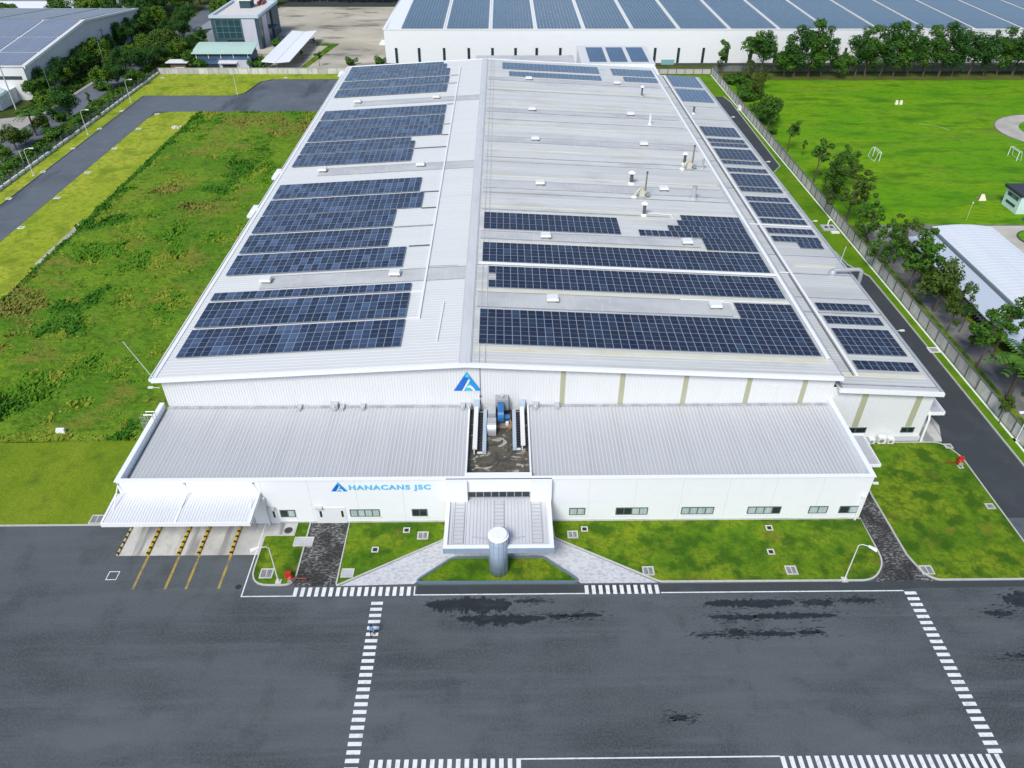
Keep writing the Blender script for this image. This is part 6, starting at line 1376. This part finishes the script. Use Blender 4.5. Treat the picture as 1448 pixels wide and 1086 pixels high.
# left side: belt along the left warehouse
rng_ = random.Random(21)
n = 0
def lab_left(zone, k, key):
    d = {'mid': 'mid green rounded tree', 'bright': 'bright green rounded tree', 'broad': 'dark dense tree', 'broad2': 'dark spreading tree', 'olive': 'olive green rounded tree', 'tall': 'tall dark tree', 'tall2': 'tall green tree', 'bush': 'low green shrub', 'palm': 'palm like tree', 'loose': 'small open tree', 'slim': 'slim upright tree', 'loose2': 'open leafy tree', 'airy': 'wispy olive tree'}[key]
    return f'{d} {zone}, {ORD[k] if k < 20 else "number " + str(k+1)} from the near end'
belt = [((32,142),6.0,'mid'), ((44,134),6.8,'broad2'), ((58,136),6.2,'mid'), ((60,112),6.6,'mid'), ((70,122),7.4,'broad2'), ((84,106),7.2,'broad'), ((92,122),5.4,'bright'), ((100,104),7.0,'broad2'), ((110,98),7.8,'bright'), ((118,106),6.2,'mid'), ((128,94),8.2,'bright'), ((112,80),7.4,'tall'), ((124,72),8.0,'tall'), ((136,70),8.0,'broad'), ((144,94),6.4,'bright'), ((148,60),8.4,'tall'), ((158,70),8.4,'broad2'), ((160,50),8.6,'tall'), ((172,62),8.0,'broad'), ((176,44),9.0,'tall'), ((186,52),8.4,'mid'), ((192,36),9.6,'tall2'), ((204,46),9.4,'broad'), ((214,34),10.4,'broad2'), ((222,44),8.6,'bright'), ((208,24),9.8,'mid'), ((228,26),9.6,'broad2')]
for k, (p, h, key) in enumerate(belt):
    x, y = G(*p); x = max(x, -128.6) if y < 296 else x
    tree(x, y, h, key, lab_left('beside the left warehouse', k, key), grp='tree belt beside the left warehouse', wide=1.15)
mid_ = [((10,232),4.2,'bright'), ((24,212),5.2,'olive'), ((38,204),4.0,'mid'), ((52,192),6.8,'palm'), ((66,190),4.6,'olive'), ((74,174),4.4,'loose'), ((80,196),3.0,'bush'), ((74,160),5.6,'bright'), ((90,170),2.6,'bush'), ((100,172),8.8,'broad'), ((112,176),2.6,'bush'), ((131,152),4.4,'slim'), ((154,124),6.2,'bright'), ((170,124),7.6,'broad'), ((164,104),6.0,'olive'), ((180,108),7.6,'broad2'), ((190,122),5.0,'mid'), ((194,94),6.4,'bright'), ((204,104),7.2,'broad2'), ((184,90),5.6,'mid'), ((212,92),6.2,'olive'), ((222,98),6.6,'broad2'), ((210,78),6.6,'bright'), ((226,82),6.8,'olive'), ((236,92),6.0,'broad'), ((232,68),6.8,'mid'), ((246,72),6.6,'olive'), ((244,56),6.4,'broad2'), ((258,84),6.0,'bright'), ((262,62),8.6,'broad'), ((270,80),6.2,'broad2'), ((274,96),5.4,'mid'), ((268,46),9.6,'broad'), ((252,40),4.6,'olive'), ((290,66),6.2,'broad'), ((148,128),2.4,'bush'), ((138,166),1.8,'bush'), ((120,186),1.6,'bush'), ((60,216),2.4,'bush'), ((20,238),2.0,'bush')]
for k, (p, h, key) in enumerate(mid_):
    x, y = G(*p)
    if x > -106.5 and y < 243: x = -106.8
    tree(x, y, h, key, lab_left('by the estate road', k, key), grp='trees between estate road and boundary fence', wide=1.1)
far_ = [(-196,312,7,'mid'), (-188.5,314,7.5,'bright'), (-168,314,9,'mid'), (-157,316,9.4,'bright'), (-150,318,9.6,'mid'), (-143,322,9.2,'broad2'), (-136,324,10.5,'olive'), (-130,330,11,'tall2'), (-126,338,9.5,'broad'), (-133,340,10,'mid'), (-140,336,9,'bright'), (-108.6,332,9,'olive'), (-106,345,9.8,'mid'), (-109,318,7.5,'bright'), (-101,336,8.5,'broad'), (-98,350,9,'mid'), (-118.5,352,9,'broad2'), (-128,352,10,'mid')]
for k, (x, y, h, key) in enumerate(far_): tree(x, y, h, key, lab_left('at the top left beyond the warehouse', k, key), grp='far trees at the top left', wide=1.15)
for k in range(17):
    x = -92+k*3.4; tree(x, 358+rng_.uniform(-1,1.5), rng_.uniform(6.5,9), rng_.choice(['broad','mid','broad2']), f'dark tree in the row beyond the bare earth yard, {ORD[k]} from the office', grp='row beyond the earth yard', wide=1.2)
for p, h, key, lab in (((381,96),3.2,'mid','small round tree between service building and carport'), ((452,94),4.8,'loose','small dark tree on the bare earth behind the fence'), ((561,84),5.8,'bright','lone bright green bush tree before the rear warehouse corner'), ((498,92),2.2,'bush','low dark shrub on the bare earth near the warehouse'), ((540,92),2.6,'bush','low shrub at the foot of the rear warehouse corner'), ((364,96),3.0,'bush','leafy shrub at the service building corner'), ((290,96),3.2,'bush','green shrub before the service building front'), ((444,66),3.0,'loose','small tree in the strip beside the carport, far one'), ((428,84),3.2,'loose2','small tree in the strip beside the carport, near one'), ((318,62),5,'mid','dark tree at the left foot of the office block'), ((392,66),2.4,'bush','low shrub along the office side wall')):
    x, y = G(*p); tree(x, y, h, key, lab)
for k, (x, y, h) in enumerate(((67.5,231,2.6),(69.5,224,2.2),(67.3,214,2.8),(71,216,2.4),(68,204,2.4),(67.2,196,2.0),(70.5,230,3.0),(66.8,186,1.6))): tree(x, y, h, 'bush', f'low scrubby shrub outside the far right fence, {ORD[k]} from the far corner', grp='scrub along the far right fence')
# undergrowth between the left trees: uncountable low leaf cover
b = MB(); rg = random.Random(8)
for k in range(24000):
    zone = rg.random()
    if zone < .45: x = rg.uniform(-129.3, -122.5); y = rg.uniform(203, 330)
    else: x = rg.uniform(-112.6, -105.9) if rg.random() < .7 else rg.uniform(-112.6, -98); y = rg.uniform(130, 242) if x > -106 or rg.random() < .6 else rg.uniform(243, 330)
    if x > -106 and y < 243.2: continue
    if fbm(x*.15, y*.15) < -.12: continue
    z = rg.uniform(.05, .9)*max(.2, .6+fbm(x*.2, y*.2)); a = rg.uniform(0, 6.28); L_ = rg.uniform(.2, .5); ca, sa = math.cos(a)*L_, math.sin(a)*L_; tz = rg.uniform(-.25, .3)
    b.face([(x-ca, y-sa, z), (x+sa*.5, y-ca*.5, z+tz), (x+ca, y+sa, z+.1), (x-sa*.5, y+ca*.5, z-tz+.1)], 0 if rg.random() < .6 else 1)
tag(b.build('undergrowth_leaves', [LEAFM, LEAFB]), 'low leafy undergrowth between the trees on the left', 'undergrowth', kind='stuff')
